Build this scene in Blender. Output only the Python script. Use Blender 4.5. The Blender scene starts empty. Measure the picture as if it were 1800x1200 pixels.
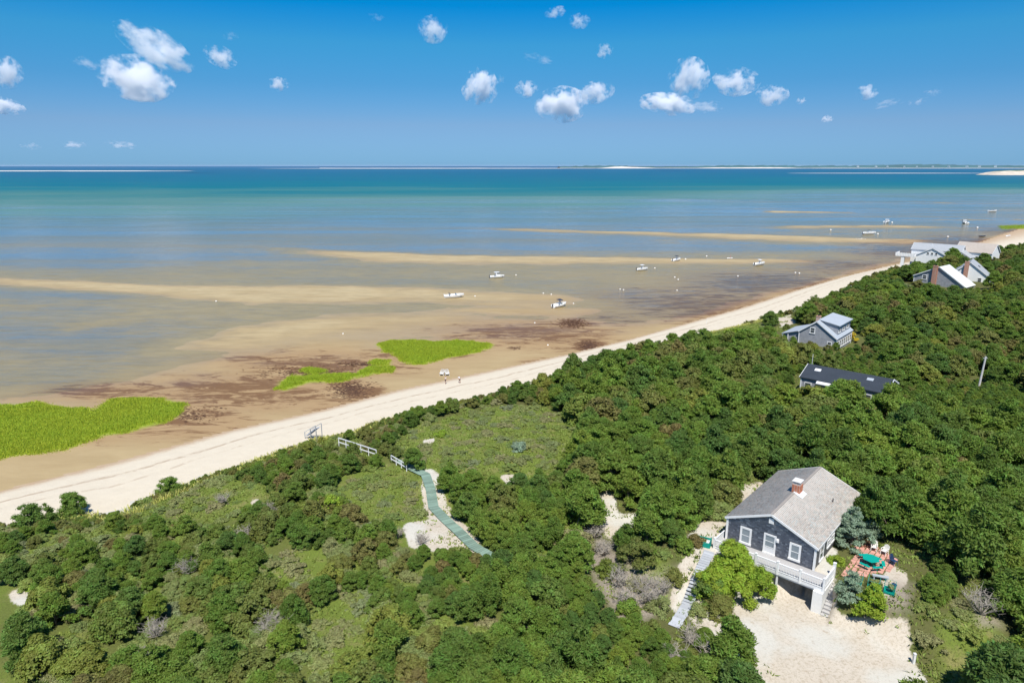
import bpy, bmesh, math, random
import numpy as np
from mathutils import Vector, Matrix

# ------------------------------------------------------------------ camera, sky, sun, exposure
S = bpy.context.scene
CAMZ = 44.0
PITCH = math.atan(309/1200)
cam_d = bpy.data.cameras.new('camera'); cam = bpy.data.objects.new('camera', cam_d)
S.collection.objects.link(cam); S.camera = cam
cam.location = (0, 0, CAMZ); cam.rotation_euler = (math.pi/2-PITCH, 0, 0)
cam_d.sensor_width = 36; cam_d.lens = 24; cam_d.clip_start = .5; cam_d.clip_end = 250000
SUN = Vector((.02, -.52, .90)).normalized()
sun_d = bpy.data.lights.new('sun', 'SUN'); sun = bpy.data.objects.new('sun', sun_d); S.collection.objects.link(sun)
sun_d.energy = 4.4; sun_d.angle = math.radians(.5); sun_d.color = (1, .955, .88)
sun.rotation_euler = SUN.to_track_quat('Z', 'Y').to_euler()
world = bpy.data.worlds.new('World'); S.world = world; world.use_nodes = True
wt = world.node_tree; wt.nodes.clear()
wo = wt.nodes.new('ShaderNodeOutputWorld'); bg = wt.nodes.new('ShaderNodeBackground')
sky = wt.nodes.new('ShaderNodeTexSky'); sky.sky_type = 'NISHITA'; sky.sun_disc = False
sky.sun_elevation = math.asin(SUN.z); sky.sun_rotation = math.atan2(SUN.x, SUN.y)
sky.air_density = 1.0; sky.dust_density = .15; sky.ozone_density = 3.0
bg.inputs['Strength'].default_value = .095
# the clean maritime sky: deeper and more saturated the higher one looks
tc = wt.nodes.new('ShaderNodeTexCoord'); sx = wt.nodes.new('ShaderNodeSeparateXYZ')
mr = wt.nodes.new('ShaderNodeMapRange'); rp = wt.nodes.new('ShaderNodeValToRGB'); mx = wt.nodes.new('ShaderNodeMix')
mx.data_type = 'RGBA'; mx.blend_type = 'MULTIPLY'; mx.inputs[0].default_value = 1
mr.inputs['From Min'].default_value = 0; mr.inputs['From Max'].default_value = .5
SKYR = [(0, (.19, .43, .92)), (.015, (.20, .44, .92)), (.109, (.280, .442, .75)), (.213, (.172, .472, .745)), (.313, (.125, .56, .80)), (.406, (.004, .524, .89)), (.6, (.06, .52, .88)), (1, (.30, .62, .92))]
wt.links.new(tc.outputs['Generated'], sx.inputs[0]); wt.links.new(sx.outputs['Z'], mr.inputs['Value'])
wt.links.new(mr.outputs[0], rp.inputs[0])
el = rp.color_ramp.elements
el[0].position, el[0].color = SKYR[0][0], (*SKYR[0][1], 1); el[1].position, el[1].color = SKYR[-1][0], (*SKYR[-1][1], 1)
for p_, c_ in SKYR[1:-1]:
    e_ = el.new(p_); e_.color = (*c_, 1)
wt.links.new(sky.outputs[0], mx.inputs[6]); wt.links.new(rp.outputs[0], mx.inputs[7])
wt.links.new(mx.outputs[2], bg.inputs['Color']); wt.links.new(bg.outputs[0], wo.inputs[0])
vs = S.view_settings; vs.view_transform = 'Standard'; vs.look = 'None'; vs.exposure = .45; vs.gamma = 1
vs.use_curve_mapping = False
cy = S.cycles
cy.max_bounces = 10; cy.diffuse_bounces = 3; cy.glossy_bounces = 2; cy.transmission_bounces = 3
cy.transparent_max_bounces = 12; cy.volume_bounces = 9; cy.use_denoising = True
cy.denoising_input_passes = 'RGB_ALBEDO_NORMAL'; cy.sample_clamp_indirect = 6; cy.sample_clamp_direct = 0
cy.caustics_reflective = False; cy.caustics_refractive = False

rng = np.random.default_rng(7); random.seed(7)
COL = S.collection
# ------------------------------------------------------------------ picking points of the place
CP, SP = math.cos(PITCH), math.sin(PITCH)
def at(px, py, z=0.):
    """the point at height z that shows at (px, py) of the 1800x1200 photograph"""
    a = (px-900)/1200; b = (600-py)/1200
    d = np.array([a, CP+b*SP, -SP+b*CP]); k = (z-CAMZ)/d[2]
    return np.array([0, 0, CAMZ])+d*k
def pix(x, y, z):
    Z = np.asarray(z)-CAMZ; d = y*CP-Z*SP
    return 900+1200*x/d, 600-1200*(y*SP+Z*CP)/d
def sstep(x, a, b):
    t = np.clip((x-a)/(b-a), 0, 1); return t*t*(3-2*t)
def hash2(i, j, s):
    v = np.sin(i*127.1+j*311.7+s*74.7)*43758.5453; return v-np.floor(v)
def vnoise(x, y, s=0):
    i, j = np.floor(x), np.floor(y); f, g = x-i, y-j; f = f*f*(3-2*f); g = g*g*(3-2*g)
    a, b, c, d = hash2(i, j, s), hash2(i+1, j, s), hash2(i, j+1, s), hash2(i+1, j+1, s)
    return (a*(1-f)+b*f)*(1-g)+(c*(1-f)+d*f)*g
def fbm(x, y, s=0, o=4):
    r, a, t = 0, .5, 0
    for k in range(o):
        r = r+a*vnoise(x*2**k, y*2**k, s+k*13); t += a; a *= .5
    return r/t
def inpoly(x, y, P):
    x = np.asarray(x, float); y = np.asarray(y, float); r = np.zeros(x.shape, bool); n = len(P)
    for k in range(n):
        x1, y1 = P[k]; x2, y2 = P[(k+1) % n]
        if y1 == y2: continue
        m = ((y1 > y) != (y2 > y)) & (x < (x2-x1)*(y-y1)/(y2-y1)+x1); r ^= m
    return r
def seg_dist(x, y, P, closed=False):
    r = np.full(np.shape(x), 1e18); n = len(P)
    for k in range(n if closed else n-1):
        a, b = np.array(P[k]), np.array(P[(k+1) % n]); d = b-a; L = d@d+1e-9
        t = np.clip(((x-a[0])*d[0]+(y-a[1])*d[1])/L, 0, 1)
        r = np.minimum(r, (x-a[0]-t*d[0])**2+(y-a[1]-t*d[1])**2)
    return np.sqrt(r)
# the dune toe (beach meets bluff) and the wet line (beach meets flats), traced on the ground
TOE = [at(*p, 1.8)[:2] for p in [(-420, 1010), (-200, 965), (0, 925), (110, 905), (205, 905), (232, 888), (300, 862), (380, 833), (480, 797), (552, 772), (600, 766), (660, 742), (720, 728), (800, 712), (900, 690), (960, 672), (1010, 655), (1110, 622), (1200, 596), (1290, 575), (1400, 545), (1480, 508), (1545, 482), (1600, 468), (1660, 455), (1710, 448), (1745, 446), (1800, 447), (1900, 450), (2300, 460)]]
WET = [at(*p, .15)[:2] for p in [(-420, 955), (-200, 905), (0, 862), (200, 812), (400, 757), (560, 722), (700, 685), (820, 660), (900, 643), (1000, 622), (1100, 598), (1200, 570), (1300, 542), (1400, 510), (1480, 487), (1560, 468), (1620, 455), (1690, 438), (1740, 420), (1800, 401), (1900, 378), (2300, 350)]]
INL = TOE+[(4000, TOE[-1][1]), (4000, -400), (-400, -400), (-400, TOE[0][1]-60)]
SHO = WET+[(6000, WET[-1][1]), (6000, -600), (-600, -600), (-600, WET[0][1]-60)]

# the cottage stands in a frame of its own: x runs back along the ridge, y to the left along the gable
HYAW = .721; HO = np.array([29.32, 58.33, 6.0])
hn = np.array([math.sin(HYAW), math.cos(HYAW)]); he = np.array([-math.cos(HYAW), math.sin(HYAW)])
def hloc(x, y):
    return (x-HO[0])*hn[0]+(y-HO[1])*hn[1], (x-HO[0])*he[0]+(y-HO[1])*he[1]
def hw(lx, ly, z):
    p = HO[:2]+lx*hn+ly*he; return Vector((p[0], p[1], z))
def boxmask(a, b, x0, x1, y0, y1, s):
    return sstep(a, x0-s, x0+s*.0)*(1-sstep(a, x1, x1+s))*sstep(b, y0-s, y0)*(1-sstep(b, y1, y1+s))
def height(x, y, E=None):
    x = np.asarray(x, float); y = np.asarray(y, float)
    dT = seg_dist(x, y, TOE); dW = seg_dist(x, y, WET)
    inl = inpoly(x, y, INL); sea = ~inpoly(x, y, SHO)
    t = dW/(dW+dT+1e-6)
    z = .06+1.75*t**.8
    z = z+.12*(fbm(x*.25, y*.25, 3)-.5)*np.minimum(1, dW/4)
    hi = 1.8+2.7*sstep(dT, 0, 9)+1.6*(fbm(x*.045, y*.045, 5)-.45)*sstep(dT, 3, 30)*2+.6*(fbm(x*.2, y*.2, 8)-.5)*sstep(dT, 0, 6)
    far = sstep(np.hypot(x, y), 120, 260)
    hi = hi+far*sstep(dT, 4, 30)*1.6
    z = np.where(inl, hi, z)
    a, b = hloc(x, y)
    a0 = np.interp(b, [-2.6, -1.5, .9, 3.2, 8.0, 9.2], [-4.2, .02, .02, -4.6, -5.5, -12.5]); a1 = np.interp(b, [-2.6, -1.5, .9, 3.2, 8.0, 9.2], [.4, .12, .12, 1.6, 1.6, -3.2])
    lev = 3.55+.12*(fbm(x*.5, y*.5, 9)-.5)+2.35*sstep(a, a0, a1)
    m = boxmask(a, b, -26, 17, -12, 13, 7)*inl; z = z*(1-m)+lev*m
    if E is not None:
        z = np.where(sea, E, z)
    return z
def ground_at(px, py):
    """the ground point that shows at (px, py)"""
    z = 4.
    for _ in range(14):
        p = at(px, py, z); z = .5*z+.5*float(height(p[0:1], p[1:2])[0])
    return p[0], p[1], z
# ------------------------------------------------------------------ mesh and material helpers
def tag(o, label=None, cat=None, group=None, kind=None):
    for k, v in (('label', label), ('category', cat), ('group', group), ('kind', kind)):
        if v: o[k] = v
    return o
def thing(name, loc, label, cat, group=None, rz=0):
    o = bpy.data.objects.new(name, None); COL.objects.link(o); o.location = loc; o.rotation_euler = (0, 0, rz)
    o.empty_display_size = .5
    return tag(o, label, cat, group)
def add(name, me, mat=None, parent=None, loc=None, rot=None, kind=None):
    if not isinstance(me, bpy.types.Mesh): me = me.done(name)
    if mat is not None and not me.materials: me.materials.append(mat)
    o = bpy.data.objects.new(name, me); COL.objects.link(o)
    if parent is not None: o.parent = parent
    if loc is not None: o.location = loc
    if rot is not None: o.rotation_euler = rot
    if kind: o['kind'] = kind
    return o
class MB:
    def __init__(s): s.v = []; s.f = []
    def add(s, v, f):
        n = len(s.v); s.v += [tuple(p) for p in v]; s.f += [tuple(i+n for i in q) for q in f]; return s
    def box(s, x0, x1, y0, y1, z0, z1):
        v = [(x, y, z) for z in (z0, z1) for y in (y0, y1) for x in (x0, x1)]
        return s.add(v, [(0, 2, 3, 1), (4, 5, 7, 6), (0, 1, 5, 4), (2, 6, 7, 3), (0, 4, 6, 2), (1, 3, 7, 5)])
    def obox(s, a, b, w, h, up=(0, 0, 1)):
        """bar of width w and height h from a to b"""
        a, b = Vector(a), Vector(b); d = (b-a).normalized(); u = Vector(up)
        r = d.cross(u)
        if r.length < 1e-4: r = d.cross(Vector((1, 0, 0)))
        r.normalize(); u = r.cross(d).normalized(); v = []
        for p in (a, b):
            for i, j in ((-1, -1), (1, -1), (1, 1), (-1, 1)): v.append(p+r*(i*w/2)+u*(j*h/2))
        return s.add(v, [(3, 2, 1, 0), (4, 5, 6, 7), (0, 1, 5, 4), (1, 2, 6, 5), (2, 3, 7, 6), (3, 0, 4, 7)])
    def tube(s, a, b, r0, r1, n=6, caps=True):
        a, b = Vector(a), Vector(b); d = (b-a).normalized(); r = d.orthogonal().normalized(); u = d.cross(r); v = []
        for p, q in ((a, r0), (b, r1)):
            for k in range(n):
                t = 2*math.pi*k/n; v.append(p+(r*math.cos(t)+u*math.sin(t))*q)
        f = [(k, (k+1) % n, n+(k+1) % n, n+k) for k in range(n)]
        if caps: f += [tuple(range(n-1, -1, -1)), tuple(range(n, 2*n))]
        return s.add(v, f)
    def prism(s, prof, x0, x1):
        """profile in (y, z), run along x"""
        n = len(prof); v = [(x, p[0], p[1]) for x in (x0, x1) for p in prof]
        f = [(k, (k+1) % n, n+(k+1) % n, n+k) for k in range(n)]+[tuple(range(n-1, -1, -1)), tuple(range(n, 2*n))]
        return s.add(v, f)
    def ico(s, c, r, sub=1, jit=0.):
        bm = bmesh.new(); bmesh.ops.create_icosphere(bm, subdivisions=sub, radius=1)
        c = Vector(c); r = Vector(r) if hasattr(r, '__len__') else Vector((r, r, r))
        v = [c+Vector((p.co.x*r.x, p.co.y*r.y, p.co.z*r.z))*(1+random.uniform(-jit, jit)) for p in bm.verts]
        f = [tuple(q.index for q in p.verts) for p in bm.faces]; bm.free(); return s.add(v, f)
    def done(s, name='mesh', smooth=False):
        me = bpy.data.meshes.new(name); me.from_pydata(s.v, [], s.f); me.update()
        bm = bmesh.new(); bm.from_mesh(me); bmesh.ops.recalc_face_normals(bm, faces=bm.faces); bm.to_mesh(me); bm.free()
        if smooth: me.polygons.foreach_set('use_smooth', [True]*len(me.polygons))
        return me
def mesh_np(name, V, F, smooth=False):
    me = bpy.data.meshes.new(name); k = F.shape[1]
    me.vertices.add(len(V)); me.vertices.foreach_set('co', np.ascontiguousarray(V, dtype=np.float32).ravel())
    me.loops.add(F.size); me.loops.foreach_set('vertex_index', np.ascontiguousarray(F, dtype=np.int32).ravel())
    me.polygons.add(len(F)); me.polygons.foreach_set('loop_start', np.arange(0, F.size, k, dtype=np.int32))
    me.polygons.foreach_set('loop_total', np.full(len(F), k, dtype=np.int32))
    if smooth: me.polygons.foreach_set('use_smooth', np.ones(len(F), bool))
    me.update(calc_edges=True); return me
def fattr(me, name, vals, dom='POINT'):
    a = me.attributes.new(name, 'FLOAT', dom); a.data.foreach_set('value', np.ascontiguousarray(vals, dtype=np.float32).ravel())

class Mat:
    def __init__(s, name):
        s.m = bpy.data.materials.new(name); s.m.use_nodes = True; s.t = s.m.node_tree; s.t.nodes.clear()
        s.out = s.n('OutputMaterial')
    def n(s, kind, **kw):
        x = s.t.nodes.new('ShaderNode'+kind)
        for k, v in kw.items(): setattr(x, k, v)
        return x
    def l(s, a, b): s.t.links.new(a, b)
    def put(s, sock, v):
        if hasattr(v, 'is_output') or isinstance(v, bpy.types.NodeSocket): s.l(v, sock)
        elif isinstance(v, tuple) and len(v) == 3 and sock.type == 'RGBA': sock.default_value = (*v, 1)
        else: sock.default_value = v
    def attr(s, name): return s.n('Attribute', attribute_name=name).outputs['Fac']
    def math(s, op, a, b=0., c=0., clamp=False):
        x = s.n('Math', operation=op, use_clamp=clamp); s.put(x.inputs[0], a); s.put(x.inputs[1], b); s.put(x.inputs[2], c); return x.outputs[0]
    def mr(s, v, a, b, c=0., d=1., smooth=True):
        x = s.n('MapRange', interpolation_type='SMOOTHSTEP' if smooth else 'LINEAR')
        for k, q in zip(('Value', 'From Min', 'From Max', 'To Min', 'To Max'), (v, a, b, c, d)): s.put(x.inputs[k], q)
        return x.outputs[0]
    def mix(s, f, a, b, mode='MIX'):
        x = s.n('Mix', data_type='RGBA', blend_type=mode); s.put(x.inputs[0], f); s.put(x.inputs[6], a); s.put(x.inputs[7], b); return x.outputs[2]
    def pos(s, scale=(1, 1, 1), obj=False):
        g = s.n('TexCoord').outputs['Object'] if obj else s.n('NewGeometry').outputs['Position']
        m = s.n('Mapping'); s.l(g, m.inputs[0]); m.inputs['Scale'].default_value = scale; return m.outputs[0]
    def noise(s, vec, scale, detail=3., rough=.5, dist=0.):
        x = s.n('TexNoise'); s.l(vec, x.inputs['Vector']); x.inputs['Scale'].default_value = scale
        x.inputs['Detail'].default_value = detail; x.inputs['Roughness'].default_value = rough; x.inputs['Distortion'].default_value = dist
        return x.outputs['Fac']
    def bump(s, h, strength, dist=.02, normal=None):
        x = s.n('Bump'); s.put(x.inputs['Height'], h); x.inputs['Strength'].default_value = strength; x.inputs['Distance'].default_value = dist
        if normal is not None: s.l(normal, x.inputs['Normal'])
        return x.outputs[0]
    def bsdf(s, color, rough=.8, spec=.3, normal=None, metal=0.):
        b = s.n('BsdfPrincipled'); s.put(b.inputs['Base Color'], color); s.put(b.inputs['Roughness'], rough)
        b.inputs['Specular IOR Level'].default_value = spec; b.inputs['Metallic'].default_value = metal
        if normal is not None: s.l(normal, b.inputs['Normal'])
        return b
    def end(s, sh): s.l(sh.outputs[0] if hasattr(sh, 'outputs') else sh, s.out.inputs['Surface']); return s.m
def simple(name, c, rough=.7, var=.12, scale=6., spec=.3, bump=.0):
    M = Mat(name); p = M.pos(); n = M.noise(p, scale, 4, .6); n2 = M.noise(p, scale*.17, 2)
    k = M.math('ADD', M.math('MULTIPLY', n, .6), M.math('MULTIPLY', n2, .4))
    f = M.mr(k, .3, .7, 0, 1)
    col = M.mix(f, tuple(x*(1-var) for x in c), tuple(min(1, x*(1+var)) for x in c))
    return M.end(M.bsdf(col, rough, spec, M.bump(n, bump) if bump else None))
def rnd_wood(name, c, var=.2, rough=.8, grain=(2, 30, 30)):
    """colour differs a little from piece to piece"""
    M = Mat(name); r = M.n('ObjectInfo').outputs['Random']; n = M.noise(M.pos(grain, True), 1., 3)
    k = M.math('ADD', M.math('MULTIPLY', r, .65), M.math('MULTIPLY', n, .35))
    col = M.mix(k, tuple(x*(1-var) for x in c), tuple(min(1, x*(1+var)) for x in c))
    return M.end(M.bsdf(col, rough, .2, M.bump(n, .2, .01)))
# ------------------------------------------------------------------ the tidal flat: bars and pools, traced on the ground
def bar(u, v, pts):
    P = np.array(pts, float); i = lambda k: np.interp(u, P[:, 0], P[:, k])
    vc, up, dn, h = i(1), i(2), i(3), i(4)
    h = np.where((u < P[0, 0]) | (u > P[-1, 0]), 0, h)
    w = np.where(v < vc, up, dn); return h*np.exp(-((v-vc)/w)**2)
BARS = [
 [(400,430,4,6,0),(520,440,5,14,.6),(640,446,4,18,1),(800,449,3,19,1.1),(1000,453,3,15,1.1),(1200,458,2.5,11,1),(1400,460,2.5,7,.9),(1490,463,2,4,0)],
 [(760,399,3,5,0),(900,403,2,8,.75),(1100,408,2,8,.85),(1400,417,2,11,1.1),(1600,422,2,9,1.1),(1680,424,2,4,0)],
 [(1300,399,2,4,0),(1400,397,1.6,6,.85),(1600,399,1.6,4.5,.95),(1730,401,2,3,0)],
 [(1280,372,2,3,0),(1370,373,1.5,4,.75),(1500,374,1.5,3.5,.7),(1590,377,2,3,0)],
 [(1050,349,2,3,0),(1200,351,1.3,4,.62),(1500,356,1.3,3,.55),(1800,358,1.3,3,.6)],
 [(1150,366,2,2,0),(1300,365,1,2.5,.5),(1700,368,1,2.5,.5),(1900,370,1,2.5,.5)],
 [(1500,384,2,3,0),(1600,385,1,3,.6),(1900,388,1,3,.6)],
 [(-300,484,8,10,.6),(0,492,7,14,.85),(150,500,8,18,.92),(300,512,11,24,.95),(450,518,15,32,.95),(600,515,15,38,.95),(750,519,16,24,.9),(900,522,14,20,.95),(1000,527,10,13,.75),(1110,534,5,6,0)],
 [(120,640,10,10,0),(250,620,16,18,.5),(420,592,30,36,.8),(600,580,36,44,1.),(750,572,30,44,1.),(870,566,22,34,.9),(960,560,8,12,0)],
 [(0,568,10,10,0),(120,575,12,14,.55),(220,562,12,14,.6),(330,545,8,10,0)],
 [(880,476,4,5,0),(980,478,5,7,.5),(1100,478,4,7,.5),(1250,480,4,6,0)],
 [(-300,640,8,8,.2),(0,630,20,20,.2),(200,620,20,20,.25),(330,600,10,10,0)],
 [(-300,436,4,5,0),(0,431,3,5,.12),(250,428,3,5,.1),(430,431,3,4,.1),(520,440,3,4,0)],
 [(380,444,2,2,0),(430,460,8,16,.3),(600,480,6,14,.25),(760,490,4,6,0)],
]
FL_U = [-400,-200,0,100,200,300,450,560,650,760,850,950,1050,1120,1180,1250,1330,1560,1700,2000]
FL_V = [760,735,708,690,672,640,606,588,574,558,542,532,536,556,570,562,550,478,446,380]
def marks(x, y):
    """elevation of the bottom (m), weed and warm stain, for points of the flat"""
    u, v = pix(x, y, np.zeros_like(x))
    v = np.maximum(v, 291.2); front = y > 5
    w1 = (fbm(x*.012, y*.03, 21)-.5); w2 = (fbm(x*.06, y*.10, 25)-.5)
    dist = 1200/np.maximum(v-285, 3)
    vv = v+w1*14*np.clip((v-300)/200, .1, 1)+w2*5*np.clip((v-300)/250, .05, 1)
    base = np.interp(v, [291, 300, 312, 330, 350, 375, 400, 430, 480, 560, 640, 760], [-12, -8, -5.0, -2.8, -1.5, -.75, -.30, -.10, -.042, -.030, -.028, -.02])
    rt = sstep(u, 900, 1500)  # the flats on the right are shallower far out
    base = base*(1-.62*rt*sstep(v, 318, 345))
    lf = 1-sstep(u, 350, 560); base = base-.2*lf*(1-sstep(v, 400, 440))*sstep(v, 345, 375)
    E = base
    pool = 0
    for (cu, cv, ru, rv, a) in [(120,600,190,45,.07),(120,520,230,14,.07),(470,536,170,7,.06),(100,455,300,22,.05),(700,425,260,12,.08),(750,500,300,9,.04),(1250,436,330,8,.06),(1000,560,90,10,.03),(1400,390,300,7,.10),(1450,365,280,5,.10),(1350,500,160,20,.03),(60,660,140,22,.05)]:
        pool = np.maximum(pool, a*np.exp(-((u-cu)/ru)**2-((vv-cv)/rv)**2))
    base = base-pool*1.7
    b = 0
    for P in BARS: b = np.maximum(b, bar(u, vv, P))
    E = base*(1-sstep(b, .04, .85))+.05*sstep(b, .35, 1.05)
    fl = vv-np.interp(u, FL_U, FL_V)
    k = sstep(fl, -22, 26)*(v > 380)
    E = E*(1-k)+k*(.012+.03*sstep(fl, 20, 90)+.06*(w2+w1*.5))
    E = E+(.07*(fbm(x*.022, y*.075, 31)-.5)+.05*(fbm(x*.07, y*.2, 37)-.5))*sstep(v, 350, 420)*(1-.6*sstep(b, .5, 1))+.9*(fbm(x*.003, y*.02, 47)-.5)*(1-sstep(v, 350, 420))*sstep(v, 318, 345)*.9
    weed = 0
    for (cu, cv, ru, rv, a) in [(560,640,200,26,.7),(430,690,190,36,.8),(640,690,34,16,1.1),(600,675,60,12,.7),(300,740,170,40,.7),(150,770,120,20,.4),(620,715,110,20,.7),(930,590,170,30,.75),(1010,570,46,10,.85),(1035,607,34,14,1.1),(1080,560,90,20,.5),(960,640,60,12,.5),(1600,440,120,18,.75),(1680,425,80,14,.8),(1480,470,110,16,.6),(1350,500,160,26,.75),(1230,535,160,32,.75),(1120,520,120,18,.45),(200,690,140,18,.7),(1000,618,100,12,.35),(60,700,120,12,.3),(780,620,110,22,.4),(1760,405,60,10,.7)]:
        weed = np.maximum(weed, a*np.exp(-((u-cu)/ru)**2-((vv-cv)/rv)**2))
    warm = np.clip(sstep(fl, -40, 30)+sstep(u, 820, 1100)*sstep(v, 445, 490), 0, 1)
    E = np.where(front, E, -14)
    return E, weed, warm, u, v
# grid round the camera: even in angle of sight, so that it is fine where it is near
azf = np.radians(np.concatenate([np.linspace(-80, -42, 14)[:-1], np.linspace(-42, 42, 470), np.linspace(42, 80, 14)[1:]]))
dep = np.concatenate([np.linspace(58, 24, 80)[:-1], np.linspace(24, 2.0, 250)[:-1], np.linspace(2.0, .35, 60)[:-1], [.3, .24, .18, .12, .09, .06, .03]])
rad = CAMZ/np.tan(np.radians(dep))
A, Rr = np.meshgrid(azf, rad); GX = Rr*np.sin(A); GY = Rr*np.cos(A)
nr, na = GX.shape
gx, gy = GX.ravel(), GY.ravel()
E_, weed_, warm_, gu, gv = marks(gx, gy)
inS = inpoly(gx, gy, SHO); inI = inpoly(gx, gy, INL)
dW_ = seg_dist(gx, gy, WET); dT_ = seg_dist(gx, gy, TOE)
E_ = np.where(~inS, E_*(1-np.exp(-dW_/5))+.06*np.exp(-dW_/5), E_)
gz = height(gx, gy, E_)
idx = np.arange(nr*na).reshape(nr, na)
Q = np.stack([idx[:-1, :-1], idx[:-1, 1:], idx[1:, 1:], idx[1:, :-1]], -1).reshape(-1, 4)
cI = inI[Q].mean(1); cS = inS[Q].mean(1)
# clearings and bare ground on the dune, traced on the ground
def gpoly(P, z=4.2): return [at(a, b, z)[:2] for a, b in P]
MEADOW = [gpoly(p) for p in [
 [(700,800),(730,758),(800,732),(880,716),(970,724),(1015,765),(1005,810),(960,850),(885,868),(800,845),(730,815)],
 [(615,850),(680,830),(742,838),(756,900),(805,968),(735,968),(690,940),(630,905)],
 [(225,896),(380,842),(470,880),(455,905),(380,925),(300,915),(235,905)],
 [(500,975),(565,985),(545,1035),(500,1030)], [(560,1075),(640,1050),(650,1110),(600,1200),(540,1200)],
 [(1640,1120),(1700,1080),(1760,1120),(1780,1200),(1640,1200)], [(100,1130),(160,1100),(180,1140),(130,1170)],
 [(1120,985),(1180,1000),(1200,1050),(1140,1060),(1080,1070),(1070,1010)],
 [(1180,560),(1300,560),(1370,585),(1330,610),(1240,600)],
]]
DRIVE = gpoly([(1268,978),(1255,1005),(1222,1030),(1205,1062),(1218,1085),(1245,1112),(1290,1150),(1335,1205),(1345,1300),(1670,1300),(1625,1180),(1592,1120),(1480,1085),(1470,1000)], 3.6)
MARSHP = [[(-160,716),(0,712),(60,709),(120,716),(160,722),(190,706),(235,699),(290,701),(322,714),(316,728),(290,742),(230,757),(180,766),(120,786),(60,796),(0,805),(-160,812)],
 [(664,604),(700,597),(760,600),(830,599),(866,606),(862,612),(835,620),(780,630),(730,641),(712,636),(698,624),(672,612)],
 [(486,682),(498,668),(520,660),(580,657),(625,656),(650,644),(690,644),(692,652),(640,659),(600,671),(545,672),(500,686)],
 [(646,638),(660,632),(684,633),(684,641),(660,643)], [(528,650),(545,646),(575,651),(575,655),(540,656)], [(1755,397),(1800,395),(1900,396),(1900,403),(1760,402)]]
BARE = [(gpoly(p, z), s) for p, z, s in [
 ([(1042,868),(1080,862),(1088,893),(1132,893),(1128,950),(1085,950),(1045,915)], 4.5, .8),
 ([(738,826),(768,826),(778,880),(806,915),(850,960),(890,985),(880,1000),(820,965),(770,925),(748,890)], 4.3, .8),
 ([(700,930),(765,910),(800,955),(770,972),(712,965)], 4.3, .9),
 ([(1195,1005),(1240,990),(1255,1000),(1225,1030),(1190,1070),(1165,1062)], 4.0, .7),
 ([(1300,855),(1345,850),(1350,880),(1310,890)], 5.5, .8), ([(1525,905),(1575,845),(1592,850),(1560,905),(1540,925)], 5.8, .7),
 ([(1230,925),(1280,920),(1275,985),(1230,985),(1195,960)], 5.3, .8),
 ([(1560,1010),(1590,1030),(1590,1060),(1545,1080),(1540,1040)], 4.3, .6),

 ([(1365,560),(1390,556),(1398,572),(1372,580)], 4.0, .7), ([(1305,606),(1330,604),(1332,612),(1308,614)], 4.0, .6), ([(1178,676),(1215,672),(1218,690),(1180,692)], 4.5, .7),
 ([(1720,440),(1800,440),(1800,452),(1760,452)], 4, .6), ([(440,880),(475,882),(470,892),(440,890)], 4.2, .6),
 ([(742,778),(765,774),(768,780),(744,784)], 4.2, .4), ([(875,838),(925,838),(920,856),(880,852)], 4.2, .6),
 ([(25,1052),(60,1056),(50,1080),(24,1072)], 4.2, .9),
]]
BRUSH = gpoly([(1034,950),(1058,940),(1110,1005),(1185,1018),(1176,1062),(1135,1085),(1080,1078),(1045,1020)], 4.0)
BRUSHES = [BRUSH, gpoly([(1700,1075),(1745,1070),(1760,1120),(1715,1125)], 4.3), gpoly([(1555,1050),(1600,1060),(1590,1100),(1550,1095)], 4.)]
def soft(x, y, P, s, nz=.0):
    d = seg_dist(x, y, P, True); d = np.where(inpoly(x, y, P), d, -d)
    return sstep(d+nz, -s, s)
nzg = (fbm(gx*.35, gy*.35, 41)-.5)*2.2
near = inI & (np.hypot(gx, gy) < 420)
sand_ = np.zeros_like(gx); mead_ = np.zeros_like(gx)
ni = np.where(near)[0]
for P, s in BARE: sand_[ni] = np.maximum(sand_[ni], soft(gx[ni], gy[ni], P, s, nzg[ni]))
for P in MEADOW: mead_[ni] = np.maximum(mead_[ni], soft(gx[ni], gy[ni], P, 1.2, nzg[ni]))
sand_ = np.maximum(sand_, np.exp(-dT_/1.6)*inI)
sand_[ni] = np.maximum(sand_[ni], soft(gx[ni], gy[ni], DRIVE, 1.0, nzg[ni]*1.3))
gpu, gpv = pix(gx, gy, gz); heath_ = inI*(gpu < 1040)*sstep(gpv, 690, 760)*(np.hypot(gx, gy) < 200); mead_ = np.maximum(mead_, heath_*(.55+.45*sstep(fbm(gx*.12, gy*.12, 91), .4, .6)))
mead_ = np.maximum(mead_, .3*inI)
brush_ = np.zeros_like(gx)
for P in BRUSHES: brush_[ni] = np.maximum(brush_[ni], soft(gx[ni], gy[ni], P, .9, nzg[ni]))
marsh_ = np.zeros_like(gx); mi = np.where(~inI & (np.hypot(gx, gy) < 700))[0]
for P in MARSHP: W = [at(a, b, .05)[:2] for a, b in P]; marsh_[mi] = np.maximum(marsh_[mi], soft(gx[mi], gy[mi], W, 1.0, nzg[mi]*.6))
sand_ = np.where(inI, sand_, 1.)
def part_mesh(name, mask):
    q = Q[mask]; used, inv = np.unique(q, return_inverse=True)
    V = np.stack([gx, gy, gz], 1)[used]; me = mesh_np(name, V, inv.reshape(-1, 4), True)
    for n_, arr in (('elev', gz), ('weed', weed_), ('warm', warm_), ('sand', sand_), ('meadow', mead_), ('marsh', marsh_), ('brush', brush_), ('inland', inI.astype(float)), ('toward', dT_/(dT_+dW_+1e-6))):
        fattr(me, n_, arr[used])
    return me

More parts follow.
